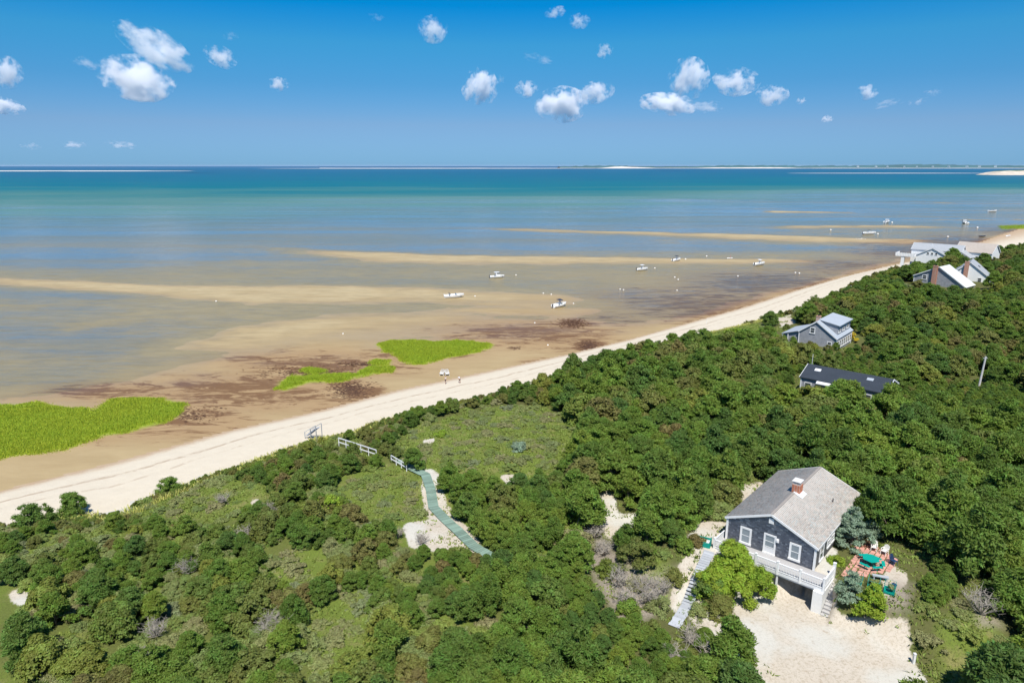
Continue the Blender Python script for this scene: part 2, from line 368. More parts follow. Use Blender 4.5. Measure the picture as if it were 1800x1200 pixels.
def mat_flat():
    M = Mat('tidal_sand'); p = M.pos((1, 1, 0)); pa = M.pos((.35, 1.1, 0))
    e, weed, warm = M.attr('elev'), M.attr('weed'), M.attr('warm')
    n1 = M.noise(pa, .22, 8, .62, .4); n2 = M.noise(p, 1.4, 5, .65); n3 = M.noise(pa, .035, 4, .55)
    dry = M.mr(M.math('ADD', e, M.math('MULTIPLY', M.math('SUBTRACT', n1, .5), .05)), .015, .062)
    n5 = M.noise(M.pos((.16, .6, 0)), .7, 8, .78); wet = M.mix(n3, (.33, .245, .12), (.43, .325, .165)); wet = M.mix(M.mr(n5, .42, .62, 0, .6), wet, (.23, .18, .10)); drc = M.mix(n1, (.36, .285, .155), (.50, .41, .245)); drc = M.mix(M.mr(n5, .42, .62, 0, .55), drc, (.29, .23, .125))
    c = M.mix(dry, wet, drc)
    br = M.mix(n1, (.275, .19, .088), (.44, .335, .175)); c = M.mix(M.math('MULTIPLY', warm, .80), c, br)
    nw = M.noise(M.pos((.30, 1.0, 0)), .30, 9, .74, 1.6); nw2 = M.noise(M.pos((.6, 1.2, 0)), .07, 4, .6, .8)
    kw = M.math('ADD', M.math('ADD', nw, M.math('MULTIPLY', weed, .30)), M.math('MULTIPLY', nw2, .28))
    c = M.mix(M.math('MULTIPLY', M.mr(weed, .02, .5), .45), c, (.30, .17, .08))
    c = M.mix(M.math('MULTIPLY', M.mr(kw, .75, .87), M.mr(weed, .05, .3, 0, .85)), c, M.mix(n2, (.085, .040, .018), (.19, .095, .038)))
    c = M.mix(M.attr('marsh'), c, M.mix(n2, (.20, .26, .025), (.28, .34, .035)))
    rp = M.noise(M.pos((1.2, 3.2, 0)), 1.1, 3, .5, .6)
    h = M.math('ADD', M.math('MULTIPLY', n2, .4), rp)
    return M.end(M.bsdf(c, M.mr(e, .0, .06, .38, .8), .3, M.bump(h, .5, .06)))
def mat_beach():
    M = Mat('beach_sand'); p = M.pos((1, 1, 0)); t = M.attr('toward')  # 0 at the bluff, 1 at the wet line
    n1 = M.noise(p, .5, 8, .62); n2 = M.noise(p, 3., 4, .7); 
    c = M.mix(n1, (.54, .475, .365), (.64, .575, .455))
    wetc = M.mix(n1, (.36, .25, .155), (.46, .34, .22))
    k = M.mr(M.math('ADD', t, M.math('MULTIPLY', M.math('SUBTRACT', n1, .5), .22)), .82, 1.02)
    c = M.mix(k, c, wetc)
    # the tide's wrack line
    w = M.math('ABSOLUTE', M.math('SUBTRACT', M.math('ADD', t, M.math('MULTIPLY', M.math('SUBTRACT', M.noise(p, .09, 4), .5), .2)), .63))
    w2 = M.math('ABSOLUTE', M.math('SUBTRACT', M.math('ADD', t, M.math('MULTIPLY', M.math('SUBTRACT', M.noise(p, .07, 4), .5), .24)), .44))
    wm = M.math('MULTIPLY', M.mr(w, .012, .03, 1, 0), M.mr(n1, .36, .56)); wm2 = M.math('MULTIPLY', M.mr(w2, .008, .03, .7, 0), M.mr(n1, .45, .6))
    c = M.mix(M.math('MULTIPLY', M.math('MAXIMUM', wm, wm2), .62), c, (.34, .25, .17))
    c = M.mix(M.mr(n2, .66, .8, 0, .4), c, (.42, .35, .26))
    return M.end(M.bsdf(c, .92, .15, M.bump(M.math('ADD', n2, M.math('MULTIPLY', n1, 2.)), .55, .12)))
def mat_dune():
    M = Mat('dune_soil'); p = M.pos((1, 1, 0)); sd, md = M.attr('sand'), M.attr('meadow')
    n1 = M.noise(p, .45, 7, .6); n2 = M.noise(p, 3.5, 6, .7); n3 = M.noise(p, .12, 4)
    litter = M.mix(n2, (.055, .05, .024), (.13, .105, .055)); litter = M.mix(M.mr(n1, .5, .62), litter, (.06, .085, .022))
    gr = M.mix(n2, (.10, .15, .025), (.18, .225, .042)); gr = M.mix(M.mr(n1, .48, .68), gr, (.22, .21, .075))
    c = M.mix(md, litter, gr)
    sc = M.mix(n1, (.44, .38, .295), (.58, .53, .45)); sc = M.mix(M.mr(n2, .47, .62, 0, .55), sc, (.33, .28, .20))
    sc = M.mix(M.mr(n3, .46, .6, 0, .65), sc, (.54, .54, .49)); n4 = M.noise(p, 1.3, 5, .7); sc = M.mix(M.mr(n4, .56, .7, 0, .5), sc, (.30, .22, .14))
    k = M.mr(M.math('ADD', sd, M.math('MULTIPLY', M.math('SUBTRACT', n2, .5), .9)), .38, .62)
    c = M.mix(k, c, sc); c = M.mix(M.attr('brush'), c, M.mix(n2, (.20, .165, .135), (.42, .365, .30)))
    c = M.mix(M.math('MULTIPLY', M.mr(M.noise(p, 7., 4, .75), .46, .60, 0, .5), M.mr(sd, .2, .6, 1, .1)), c, (.05, .055, .02))
    return M.end(M.bsdf(c, .95, .1, M.bump(n2, .45, .08)))
MF, MBch, MD = mat_flat(), mat_beach(), mat_dune()
o = add('tidal_flat', part_mesh('tidal_flat', cS < .5), MF); o['kind'] = 'structure'
o = add('beach', part_mesh('beach', (cS >= .5) & (cI < .5)), MBch); o['kind'] = 'structure'
o = add('dune_ground', part_mesh('dune_ground', cI >= .5), MD); o['kind'] = 'structure'
# the land goes on below and behind the viewpoint
bk = MB(); bk.v = [(-3000, -3000, -1.5), (3000, -3000, -1.5), (3000, 27, -1.5), (-3000, 27, -1.5), (-150, -200, 3.8), (150, -200, 3.8), (70, 28.5, 3.8), (-70, 28.5, 3.8)]
me = mesh_np('back', np.array([(-160, -220, 3.4), (160, -220, 3.4), (160, 5, 3.4), (60, 30, 3.4), (-60, 30, 3.4), (-160, 5, 3.4)], float), np.array([[0, 1, 2, 5], [5, 2, 3, 4]]))
for n_, val in (('sand', 0.), ('meadow', .3)): fattr(me, n_, np.full(6, val))
o = add('dune_ground', me, MD); o['kind'] = 'structure'

# ------------------------------------------------------------------ the bay
wq = (E_[Q].min(1) < .01) & (cS < .9)
q = Q[wq]; used, inv = np.unique(q, return_inverse=True)
me = mesh_np('bay_water', np.stack([gx, gy, np.zeros_like(gx)], 1)[used], inv.reshape(-1, 4), True)
fattr(me, 'depth', -E_[used]); fattr(me, 'warm', warm_[used])
def mat_water():
    M = Mat('sea_water'); d = M.attr('depth')
    far = M.mr(M.n('CameraData').outputs['View Distance'], 100, 3000) if False else None
    n1 = M.noise(M.pos((.4, 1.3, 0)), .05, 6, .62, .5)
    n2 = M.noise(M.pos((.45, 1.5, 0)), .9, 5, .68); n3 = M.noise(M.pos((.5, 1.2, 0)), .16, 4, .6); n6 = M.noise(M.pos((.13, .42, 0)), .62, 5, .72)
    nL = M.noise(M.pos((.25, 1.0, 0)), .006, 5, .6, .4)
    dd = M.math('MULTIPLY', d, M.mr(nL, .25, .75, .75, 1.3))
    r = M.n('ValToRGB'); M.l(M.mr(dd, 0, 12, 0, 1, False), r.inputs[0]); el = r.color_ramp.elements
    el[0].position = 0; el[0].color = (.19, .22, .17, 1); el[1].position = 1; el[1].color = (.0, .085, .20, 1)
    for p_, c_ in ((.05, (.125, .20, .165)), (.11, (.085, .19, .17)), (.17, (.035, .155, .165)), (.26, (.0, .125, .17)), (.42, (.0, .105, .18)), (.7, (.0, .09, .19))):
        e_ = el.new(p_); e_.color = (*c_, 1)
    body = M.n('BsdfDiffuse'); M.l(r.outputs[0], body.inputs['Color'])
    tr = M.n('BsdfTransparent'); tr.inputs[0].default_value = (.93, .955, .94, 1)
    op = M.mr(dd, .02, 1.1, .02, .95, False); op = M.math('POWER', op, .75)
    low = M.n('MixShader'); M.l(op, low.inputs[0]); M.l(tr.outputs[0], low.inputs[1]); M.l(body.outputs[0], low.inputs[2])
    h = M.math('ADD', M.math('MULTIPLY', n2, .5), M.math('ADD', M.math('MULTIPLY', n6, 1.6), M.math('MULTIPLY', n3, 1.2)))
    bn = M.bump(h, .8, .2)
    gl = M.n('BsdfGlossy'); gl.inputs['Roughness'].default_value = .10; gl.inputs['Color'].default_value = (1, 1, 1, 1); M.l(bn, gl.inputs['Normal'])
    fr = M.n('Fresnel'); fr.inputs['IOR'].default_value = 1.333; M.l(bn, fr.inputs['Normal'])
    nb = M.noise(M.pos((.12, 1.0, 0)), .02, 5, .6, .3)
    film = M.mr(M.math('ADD', d, M.math('ADD', M.math('MULTIPLY', M.math('SUBTRACT', n3, .5), .10), M.math('ADD', M.math('MULTIPLY', M.math('SUBTRACT', n2, .5), .12), M.math('MULTIPLY', M.math('SUBTRACT', n6, .5), .22)))), -.01, .14, .06, 1.15)
    calm = M.math('MULTIPLY', M.math('MULTIPLY', M.mr(n1, .35, .65, .8, 1.12), M.mr(nb, .38, .62, .7, 1.2)), M.math('MULTIPLY', film, M.mr(dd, .25, 1.8, .92, .13)))
    fac = M.math('MULTIPLY', fr.outputs[0], calm, clamp=True)
    sh = M.n('MixShader'); M.l(fac, sh.inputs[0]); M.l(low.outputs[0], sh.inputs[1]); M.l(gl.outputs[0], sh.inputs[2])
    return M.end(sh)
o = add('bay_water', me, mat_water()); o['kind'] = 'structure'
# ------------------------------------------------------------------ vegetation
def mat_leaf(name, cols, trans=.42, hue=.0, var=1.):
    """cols: ramp the single plant falls on by chance; each leaf differs a little too"""
    M = Mat(name); r = M.n('ObjectInfo').outputs['Random']; lv = M.attr('leaf')
    ra = M.n('ValToRGB'); M.l(r, ra.inputs[0]); el = ra.color_ramp.elements; n = len(cols)
    el[0].position = 0; el[0].color = (*cols[0], 1); el[1].position = 1; el[1].color = (*cols[-1], 1)
    for k in range(1, n-1): e = el.new(k/(n-1)); e.color = (*cols[k], 1)
    hs = M.n('HueSaturation'); M.l(ra.outputs[0], hs.inputs['Color'])
    M.l(M.mr(lv, 0, 1, .47+hue, .525+hue, False), hs.inputs['Hue']); M.l(M.mr(lv, 0, 1, 1.3-.48*var, 1.3+.62*var, False), hs.inputs['Value'])
    b = M.bsdf(hs.outputs[0], .62, .25); t = M.n('BsdfTranslucent'); M.l(M.mix(.5, hs.outputs[0], (.20, .30, .03)), t.inputs['Color'])
    x = M.n('MixShader'); x.inputs[0].default_value = trans; M.l(b.outputs[0], x.inputs[1]); M.l(t.outputs[0], x.inputs[2])
    return M.end(x)
G = 1.0
ML = {
 'pine': mat_leaf('pine_needles', [(.088, .150, .028), (.120, .195, .032), (.150, .225, .036), (.080, .145, .034), (.175, .240, .036)]),
 'oak': mat_leaf('oak_leaves', [(.095, .150, .028), (.170, .170, .045), (.120, .180, .034), (.180, .145, .052), (.105, .165, .032), (.210, .225, .042)]),
 'bay': mat_leaf('bayberry_leaves', [(.200, .235, .085), (.235, .270, .095), (.265, .255, .120), (.170, .230, .070), (.220, .275, .060), (.205, .235, .125)]),
 'yellow': mat_leaf('yellow_green_leaves', [(.19, .29, .030), (.23, .33, .034)]),
 'spruce': mat_leaf('blue_spruce_needles', [(0.207, 0.294, 0.198), (0.235, 0.312, 0.220)]),
 'lime': mat_leaf('cordgrass_blades', [(.31, .40, .030), (.33, .41, .034)], .35, var=.2),
 'dunegrass': mat_leaf('dune_grass_blades', [(0.373, 0.375, 0.099), (0.414, 0.400, 0.110)], .3),
 'yel': mat_leaf('yellowing_leaves', [(0.580, 0.425, 0.033), (0.497, 0.400, 0.033)]),
}
MBark = simple('pine_bark', (.16, .125, .10), .95, .3, 9, .1); MGrey = simple('weathered_twig', (.33, .30, .255), .9, .2, 9, .1)
def leaf_mesh(name, lobes, per, size, aspect, r_, up=.35, flat=.8, core=True, blade=0.):
    """lobes: (n, 4) centre and radius; per leaves for a lobe of radius 1; leaf quads stand off every lobe's skin"""
    Vs, Ls, n0 = [], [], 0
    cnt = np.maximum(8, (per*lobes[:, 3]**1.6).astype(int)); li = np.repeat(np.arange(len(lobes)), cnt); N = len(li)
    d = r_.normal(size=(N, 3)); d /= np.linalg.norm(d, axis=1)[:, None]
    d[:, 2] = np.where(d[:, 2] < -.35, -d[:, 2], d[:, 2])
    c = lobes[li, :3]; R = lobes[li, 3][:, None]
    P = c+d*R*np.array([1, 1, flat])*r_.uniform(.72, 1.08, (N, 1))
    nrm = d+r_.normal(size=(N, 3))*.45+np.array([0, 0, up]); nrm /= np.linalg.norm(nrm, axis=1)[:, None]
    t = np.cross(nrm, r_.normal(size=(N, 3))); t /= np.linalg.norm(t, axis=1)[:, None]
    if blade: t = t*(1-blade)+d*blade; t /= np.linalg.norm(t, axis=1)[:, None]
    b = np.cross(nrm, t); b /= np.linalg.norm(b, axis=1)[:, None]
    s = size*r_.uniform(.6, 1.35, (N, 1)); t = t*s; b = b*s*aspect
    V = np.stack([P-t*.5-b*.28, P+b*-.5+t*.1, P+t*.6, P+b*.5+t*.1], 1)
    V = V.reshape(-1, 3); F = np.arange(N*4).reshape(-1, 4)
    lobe_t = r_.uniform(0, 1, len(lobes))
    lv = np.clip(.5*lobe_t[li]+.5*r_.uniform(0, 1, N)+.0, 0, 1)
    if core:
        bm = bmesh.new(); bmesh.ops.create_icosphere(bm, subdivisions=1, radius=1); iv = np.array([v.co[:] for v in bm.verts]); fi = np.array([[v.index for v in f.verts] for f in bm.faces]); bm.free()
        cv = (iv[None]*lobes[:, 3][:, None, None]*.70*np.array([1, 1, flat])+lobes[:, None, :3]).reshape(-1, 3)
        cf = (fi[None]+(np.arange(len(lobes))*len(iv))[:, None, None]).reshape(-1, 3)+len(V)
        cf4 = np.concatenate([cf, cf[:, 2:3]], 1)
        me = bpy.data.meshes.new(name); A_ = np.concatenate([V, cv])
        me.vertices.add(len(A_)); me.vertices.foreach_set('co', A_.astype(np.float32).ravel())
        loops = np.concatenate([F.ravel(), cf.ravel()]); me.loops.add(len(loops)); me.loops.foreach_set('vertex_index', loops.astype(np.int32))
        ls = np.concatenate([np.arange(N)*4, N*4+np.arange(len(cf))*3]); lt = np.concatenate([np.full(N, 4), np.full(len(cf), 3)])
        me.polygons.add(len(ls)); me.polygons.foreach_set('loop_start', ls.astype(np.int32)); me.polygons.foreach_set('loop_total', lt.astype(np.int32)); me.update(calc_edges=True)
        lv = np.concatenate([lv, np.full(len(cf), .25)])
    else: me = mesh_np(name, V, F)
    fattr(me, 'leaf', lv, 'FACE'); return me
def dome(r_, n, R, H, z0, rl, fill=.25, cone=0.):
    L = []
    g = r_.uniform(.62, 1.22, 8); hg = r_.uniform(.7, 1.15, 8)
    for k in range(n):
        a = r_.uniform(0, 2*math.pi); h = r_.uniform(0, 1)**.8
        prof = math.sqrt(max(0, 1-h*h))*(1-cone)+(1-h)*cone
        rr = R*prof*(g[int(a/(2*math.pi)*8) % 8])*(1 if r_.uniform() > fill else r_.uniform(.2, .9))
        s = rl*r_.uniform(.65, 1.35)*(1-.35*h*(cone > .3))
        L.append((rr*math.cos(a)*.86, rr*math.sin(a)*.86, z0+h*(H-z0)*hg[int(a/(2*math.pi)*8) % 8]-s*.4, s))
    return np.array(L)
def trunk_mesh(r_, L, H, z0, r0):
    b = MB(); p = Vector((0, 0, -.3)); top = Vector((r_.normal()*.15, r_.normal()*.15, H*.72))
    m = p.lerp(top, .5)+Vector((r_.normal()*.15, r_.normal()*.15, 0))
    b.tube(p, m, r0, r0*.7, 6); b.tube(m, top, r0*.7, r0*.25, 6)
    for k in range(0, len(L), 4):
        c = Vector(L[k][:3]); s = p.lerp(top, min(.95, .25+.6*r_.uniform()))
        b.tube(s, c, r0*.35, r0*.1, 4, False)
    return b.done('trunk')
KINDS = {}
def make_kind(key, n, fn):
    out = []
    for k in range(n):
        r_ = np.random.default_rng(hash_(key)+k*17); L, H, z0, r0, args = fn(r_, k)
        cr = leaf_mesh(key+'_crown', L, *args[0], r_, **args[1]); cr.materials.append(ML[args[2]])
        tr = trunk_mesh(r_, L, H, z0, r0); tr.materials.append(MBark); out.append((cr, tr))
    KINDS[key] = out
def hash_(s): return sum(ord(c)*(i+3) for i, c in enumerate(s))
# crowns are modelled for a plant of about 2 m radius
make_kind('pine', 6, lambda r, k: (dome(r, 95, 2.0, 3.5, .8, .42, .25, .25), 3.5, .8, .13, ((330, .25, .34), dict(up=.45, flat=.62, blade=.45), 'pine')))
make_kind('oak', 6, lambda r, k: (dome(r, 75, 2.1, 3.0, .5, .48, .25), 3.0, .5, .12, ((260, .20, .7), dict(up=.5, flat=.75), 'oak')))
make_kind('bay', 6, lambda r, k: (dome(r, 60, 2.1, 1.55, .2, .42, .3), 1.4, .2, .05, ((340, .15, .6), dict(up=.55, flat=.7), 'bay')))
make_kind('low', 4, lambda r, k: (dome(r, 44, 1.5, .62, .1, .27, .4), .7, .1, .03, ((300, .14, .6), dict(up=.7, flat=.6), 'bay')))

def in_any(px, py, P): 
    r = np.zeros(np.shape(px), bool)
    for q in P: r |= inpoly(px, py, q)
    return r
HOUSE_KEEP = []   # (x, y, radius) where nothing may grow, filled below
def keep(px, py, r, z=5.): p = at(px, py, z); HOUSE_KEEP.append((p[0], p[1], r))
for px_, py_, r_ in [(1395,592,6),(1425,600,6),(1455,612,4),(1480,612,4),(1440,590,7),(1410,596,6),(1470,604,7),(1490,598,6),(1420,668,4),(1470,676,5),(1520,686,4),(1628,505,8),(1660,512,9),(1700,505,9),(1725,500,8),(1630,458,9),(1660,458,9),(1690,458,9),(1720,455,7),(1722,672,3.0),(1190,1085,2.2),(1259,672,2),(1297,666,2)]:
    keep(px_, py_, r_)
for px_, py_, r_ in [(1430,655,5),(1458,660,5.5),(1488,667,5.5),(1520,676,5.5)]: keep(px_, py_, r_, 8.6)
for px_, py_ in [(603,784),(620,790),(640,797),(660,805),(700,815),(690,812),(716,826),(570,776)]: keep(px_, py_, 1.5)
LOWER = [(*at(a, b, 5)[:2], r) for a, b, r in [(1610,1030,4.5),(1600,1075,4.5),(1640,1050,3),(1722,715,13),(1700,690,7),(1420,690,9),(1440,700,9),(1440,676,9),(1490,690,10),(1530,700,9),(1445,640,6),(1520,660,6),(1120,1115,6),(1170,1110,5),(1195,1100,4),(1060,1080,5),(1060,1050,5),(760,1010,6),(720,1000,5),(1430,685,4),(1520,700,4),(1440,625,10),(1480,625,9),(1400,610,8),(1620,480,12),(1660,475,12),(1640,525,10),(1690,528,10),(1600,462,9),(1760,470,14),(1725,525,9),(1345,590,12),(1280,595,10)]]
def sample_plants():
    """blue-noise positions over the ground in view, seaward edge to far back, big plants first"""
    N = 52000
    az = np.radians(rng.uniform(-40, 43, N)); 
    rr = np.sqrt(rng.uniform(0, 1, N)**1.25*(560**2-30**2)+30**2)
    x, y = rr*np.sin(az), rr*np.cos(az)
    near_b = rng.uniform(0, 1, N) < .5
    rr2 = np.sqrt(rng.uniform(0, 1, N)*(150**2-30**2)+30**2); x = np.where(near_b, rr2*np.sin(az), x); y = np.where(near_b, rr2*np.cos(az), y)
    ok = inpoly(x, y, INL); x, y = x[ok], y[ok]
    dT = seg_dist(x, y, TOE); z = height(x, y); u, v = pix(x, y, z)
    ok = (dT > .9) & (u > -120) & (u < 1930) & (v < 1330) & (v > 395); x, y, z, u, v, dT = [q[ok] for q in (x, y, z, u, v, dT)]
    d = np.hypot(x, y)
    cl = np.zeros(len(x), bool); bare = np.zeros(len(x), bool)
    for P in MEADOW: cl |= inpoly(x, y, P)|(seg_dist(x, y, P, True) < 1.3)
    for P, s in BARE+[(DRIVE, .8)]+[(q_, .8) for q_ in BRUSHES]: bare |= inpoly(x, y, P)|(seg_dist(x, y, P, True) < 1.0)
    a, b = hloc(x, y)
    bad = ((a > -3.6) & (a < 16.5) & (b > -1.8) & (b < 11.5)) | ((a > -4) & (a < 11) & (b > -8.6) & (b <= -1.7)) | ((a > -14) & (a < -2) & (b > 7.4) & (b < 10.6))
    bad |= (a > 12) & (a < 17) & (b > -4) & (b < 0)
    for kx, ky, kr in HOUSE_KEEP:
        bad |= np.hypot(x-kx, y-ky) < kr
    nk = rng.uniform(0, 1, len(x)); wn = fbm(x*.07, y*.07, 77); wn2 = fbm(x*.05, y*.05, 97)
    kind = np.full(len(x), 1)
    # zones: low heath by the beach at the left, pines in the middle and at the right, oaks on the slope beyond
    heath = (u < 1000)*(v > 700)*1.
    mid = ((u > 770) & (u < 1300) & (v > 770)) | (u > 1480) & (v > 700)
    farz = (v <= 760) & (u > 950)
    pp = np.where(mid, .85, np.where(farz, .35+.3*(wn2 > .5), .30)); pb = np.where(mid, .04, np.where(farz, .03, .46))
    edge = dT < 9; pp = np.where(edge, pp*.3, pp); pb = np.where(edge, .5, pb)
    kind = np.where(nk < pp, 0, np.where(nk < pp+pb, 2, 1))
    sc = .62+.62*rng.uniform(0, 1, len(x))**1.3
    sc = np.where(heath > 0, sc*np.where((u < 720) & (v < 1060), .62, .80), sc); sc = np.where((u > 1420) & (v > 690), sc*1.38, sc); sc = np.where((u > 1000) & (u < 1420) & (v > 640), sc*1.12, sc)
    sc = np.where(dT < 16, sc*.78, sc); sc = np.where(edge, sc*.62, sc); sc = np.where(farz, sc*1.25, sc); sc = np.where(farz & (d > 260), sc*1.1, sc)
    for kx, ky, kr in LOWER: sc = np.where(np.hypot(x-kx, y-ky) < kr, np.minimum(sc, .48), sc)
    R = sc*2.0*np.where(kind == 2, .8, 1.)
    gap = (fbm(x*.16, y*.16, 55) > np.where(u < 760, .62, .645)) & (heath > 0)
    low = (cl | gap) & ~bare
    kind = np.where(low, 3, kind); sc = np.where(low, rng.uniform(.45, 1.0, len(x)), sc); R = np.where(low, sc*1.4, R)
    skip = bare | bad | (low & (rng.uniform(0, 1, len(x)) < np.where(cl, .80, .45)))
    # a few shrubs may stand in the clearings
    cell = {}; sel = []
    order = np.argsort(-R*(rng.uniform(.75, 1.25, len(x))))
    for i in order:
        if skip[i]: continue
        k = (int(x[i]//4), int(y[i]//4)); fine = True
        f = .91 if kind[i] < 2 else .86
        for di in (-1, 0, 1):
            for dj in (-1, 0, 1):
                for j in cell.get((k[0]+di, k[1]+dj), ()):
                    if (x[i]-x[j])**2+(y[i]-y[j])**2 < (f*.5*(R[i]+R[j])*1.12)**2: fine = False; break
                if not fine: break
            if not fine: break
        if fine: cell.setdefault(k, []).append(i); sel.append(i)
    sel = np.array(sel)
    return x[sel], y[sel], z[sel], u[sel], v[sel], kind[sel], sc[sel], d[sel]
px, py, pz, pu, pv, pk, ps, pd = sample_plants()
print('PLANTS', len(px), [int((pk == k).sum()) for k in range(4)])

LAND = [('the lone pine at the beach edge', 300, 868), ('the top of the beach stairs', 565, 775), ('the white handrail in the bushes', 630, 788), ('the start of the green boardwalk', 710, 815), ('the bend of the green boardwalk', 765, 893), ('the lower end of the green boardwalk', 885, 988), ('the bare sand beside the boardwalk', 745, 945), ('the silvery shrub in the meadow', 912, 790), ('the far edge of the meadow', 860, 728), ('the sandy clearing in the thicket', 1080, 905), ('the brown brush patch', 1120, 1035), ('the plank walk', 1205, 1045), ('the teal bin enclosure', 1240, 957), ('the brick chimney of the shingled cottage', 1395, 870), ('the back corner of the cottage roof', 1518, 870), ('the sandy path behind the cottage', 1575, 870), ('the white patio chairs', 1545, 965), ('the netted planters', 1550, 1035), ('the marker post by the driveway', 1605, 1158), ('the grey dead shrub by the right wood', 1725, 1080), ('the utility pole', 1724, 660), ('the dark roofed house', 1475, 655), ('the grey dormer cottage', 1440, 580), ('the white lounge chair in the bushes', 1258, 672), ('the stone revetment', 1185, 600), ('the pale roofed steep house', 1655, 490), ('the second steep roofed house', 1715, 480), ('the white beach house', 1640, 448), ('the yellow green pine in the heath', 580, 900), ('the small white dead tree', 480, 1120), ('the dark leafless thicket', 330, 1010), ('the small sand patch at the far left', 45, 1070), ('the bright pine at the left edge', 60, 925), ('the bright pine reaching over the sand', 130, 905), ('the pale dead wood at the bottom', 250, 1175), ('the bleached dead bush on the dune edge', 395, 885), ('the low grey dead bush', 430, 950), ('the small green mat in the heath', 530, 1005), ('the long grassy gap at the bottom', 600, 1130), ('the bottom edge of the photo in the middle', 880, 1190), ('the lower right corner', 1780, 1190), ('the right edge halfway up', 1795, 820), ('the tiny sand patch near the meadow', 1195, 682), ('the goldenrod below the dormer cottage', 1495, 600), ('the right edge at the height of the pole', 1790, 680), ('the middle of the far right wood', 1640, 600), ('the bluff midway to the dormer cottage', 1060, 660), ('the wood behind the cottage ridge', 1440, 780), ('the right edge below the middle', 1795, 960), ('the slope midway between the cottage and the dark roof', 1300, 740)]
ORD = 'nearest,second,third,fourth,fifth,sixth,seventh,eighth,ninth,tenth,eleventh,twelfth,thirteenth,fourteenth,fifteenth,sixteenth,seventeenth,eighteenth,nineteenth,twentieth,twenty-first,twenty-second,twenty-third,twenty-fourth,twenty-fifth,twenty-sixth,twenty-seventh,twenty-eighth,twenty-ninth,thirtieth'.split(',')
def zone(u, v, d):
    if v > 1040 and u < 420: return 'in the lower left corner of the heath'
    if v > 1040 and u < 820: return 'in the near heath below the bare clearing'
    if v > 960 and u < 1190: return 'between the boardwalk end and the driveway'
    if u < 240: return 'on the bluff at the far left beside the beach'
    if u < 480 and v < 930: return 'along the dune edge left of the beach stairs'
    if u < 760 and v < 850: return 'on the dune beside the beach stairs'
    if u < 760: return 'on the heath left of the green boardwalk'
    if u < 1000 and v > 770: return 'just right of the green boardwalk'
    if u < 1000: return 'at the dune crest beyond the meadow'
    if v > 1040 and u > 1560: return 'right of the sandy driveway'
    if u > 1540 and v > 780: return 'in the dense wood right of the shingled cottage'
    if v > 780: return 'in the thicket behind and left of the shingled cottage'
    if u < 1380 and v > 560: return 'on the slope short of the grey dormer cottage'
    if u > 1560 and v > 560: return 'around the utility pole'
    if v > 690: return 'in the wood nearer than the dark roofed house'
    if v > 560: return 'between the dark roofed house and the grey dormer cottage'
    return 'on the bluff below the white beach houses'
KN = ['pine_tree', 'oak_tree', 'bayberry_bush', 'low_shrub']; KC = ['tree', 'tree', 'bush', 'shrub']
KD = ['dark pine', 'olive oak', 'bayberry bush', 'creeping shrub']
KEY = ['pine', 'oak', 'bay', 'low']; ADJ = ['small', 'middling', 'large']
rest = {}; pick_ = {}
LW = [ground_at(a, b)[:2] for _, a, b in LAND]
for k in range(4):
    ii = np.where(pk == k)[0]
    size = ps[ii]/pd[ii]; vis = (pu[ii] > -60) & (pu[ii] < 1860) & (pv[ii] < 1260)
    ii = ii[np.argsort(-(size*np.where(vis, 1, .0)))]
    bins = {}; LAB = {}
    for i in ii[:300]:
        dl = [math.hypot(px[i]-a, (py[i]-b)) for a, b in LW]; j = int(np.argmin(dl)); du, dv = pu[i]-LAND[j][1], (pv[i]-LAND[j][2])*1.6
        side = ('right of' if du > 0 else 'left of') if abs(du) > abs(dv) else ('short of' if dv > 0 else 'beyond')
        bins.setdefault((j, side, 0 if ps[i] < .8 else 1), []).append((dl[j], i))
    for (j, side, sz_), L in bins.items():
        for q, (_, i) in enumerate(sorted(L)):
            LAB[i] = '%s %s, %s %s %s' % (['smaller', 'larger'][sz_], KD[k], ORD[q] if q < len(ORD) else 'hindmost', side, LAND[j][0])
    n_ = 0
    for n_, i in enumerate(ii[:300]):
        cr, tr = KINDS[KEY[k]][int(rng.integers(len(KINDS[KEY[k]])))]
        zn = zone(pu[i], pv[i], pd[i]); sz = ADJ[0 if ps[i] < .66 else 1 if ps[i] < .95 else 2]
        t = thing(KN[k], (px[i], py[i], pz[i]-.1), LAB[i], KC[k], '%s %ss %s' % (sz, KD[k], zn), rng.uniform(0, 6.28))
        s = ps[i]*rng.uniform(.92, 1.08); t.scale = (s, s, s*rng.uniform(.8, 1.2))
        add('crown' if k < 2 else 'foliage', cr, parent=t); add('trunk' if k < 2 else 'stem', tr, parent=t)
    rest[k] = ii[300:]
print('REST', {k: len(v) for k, v in rest.items()})
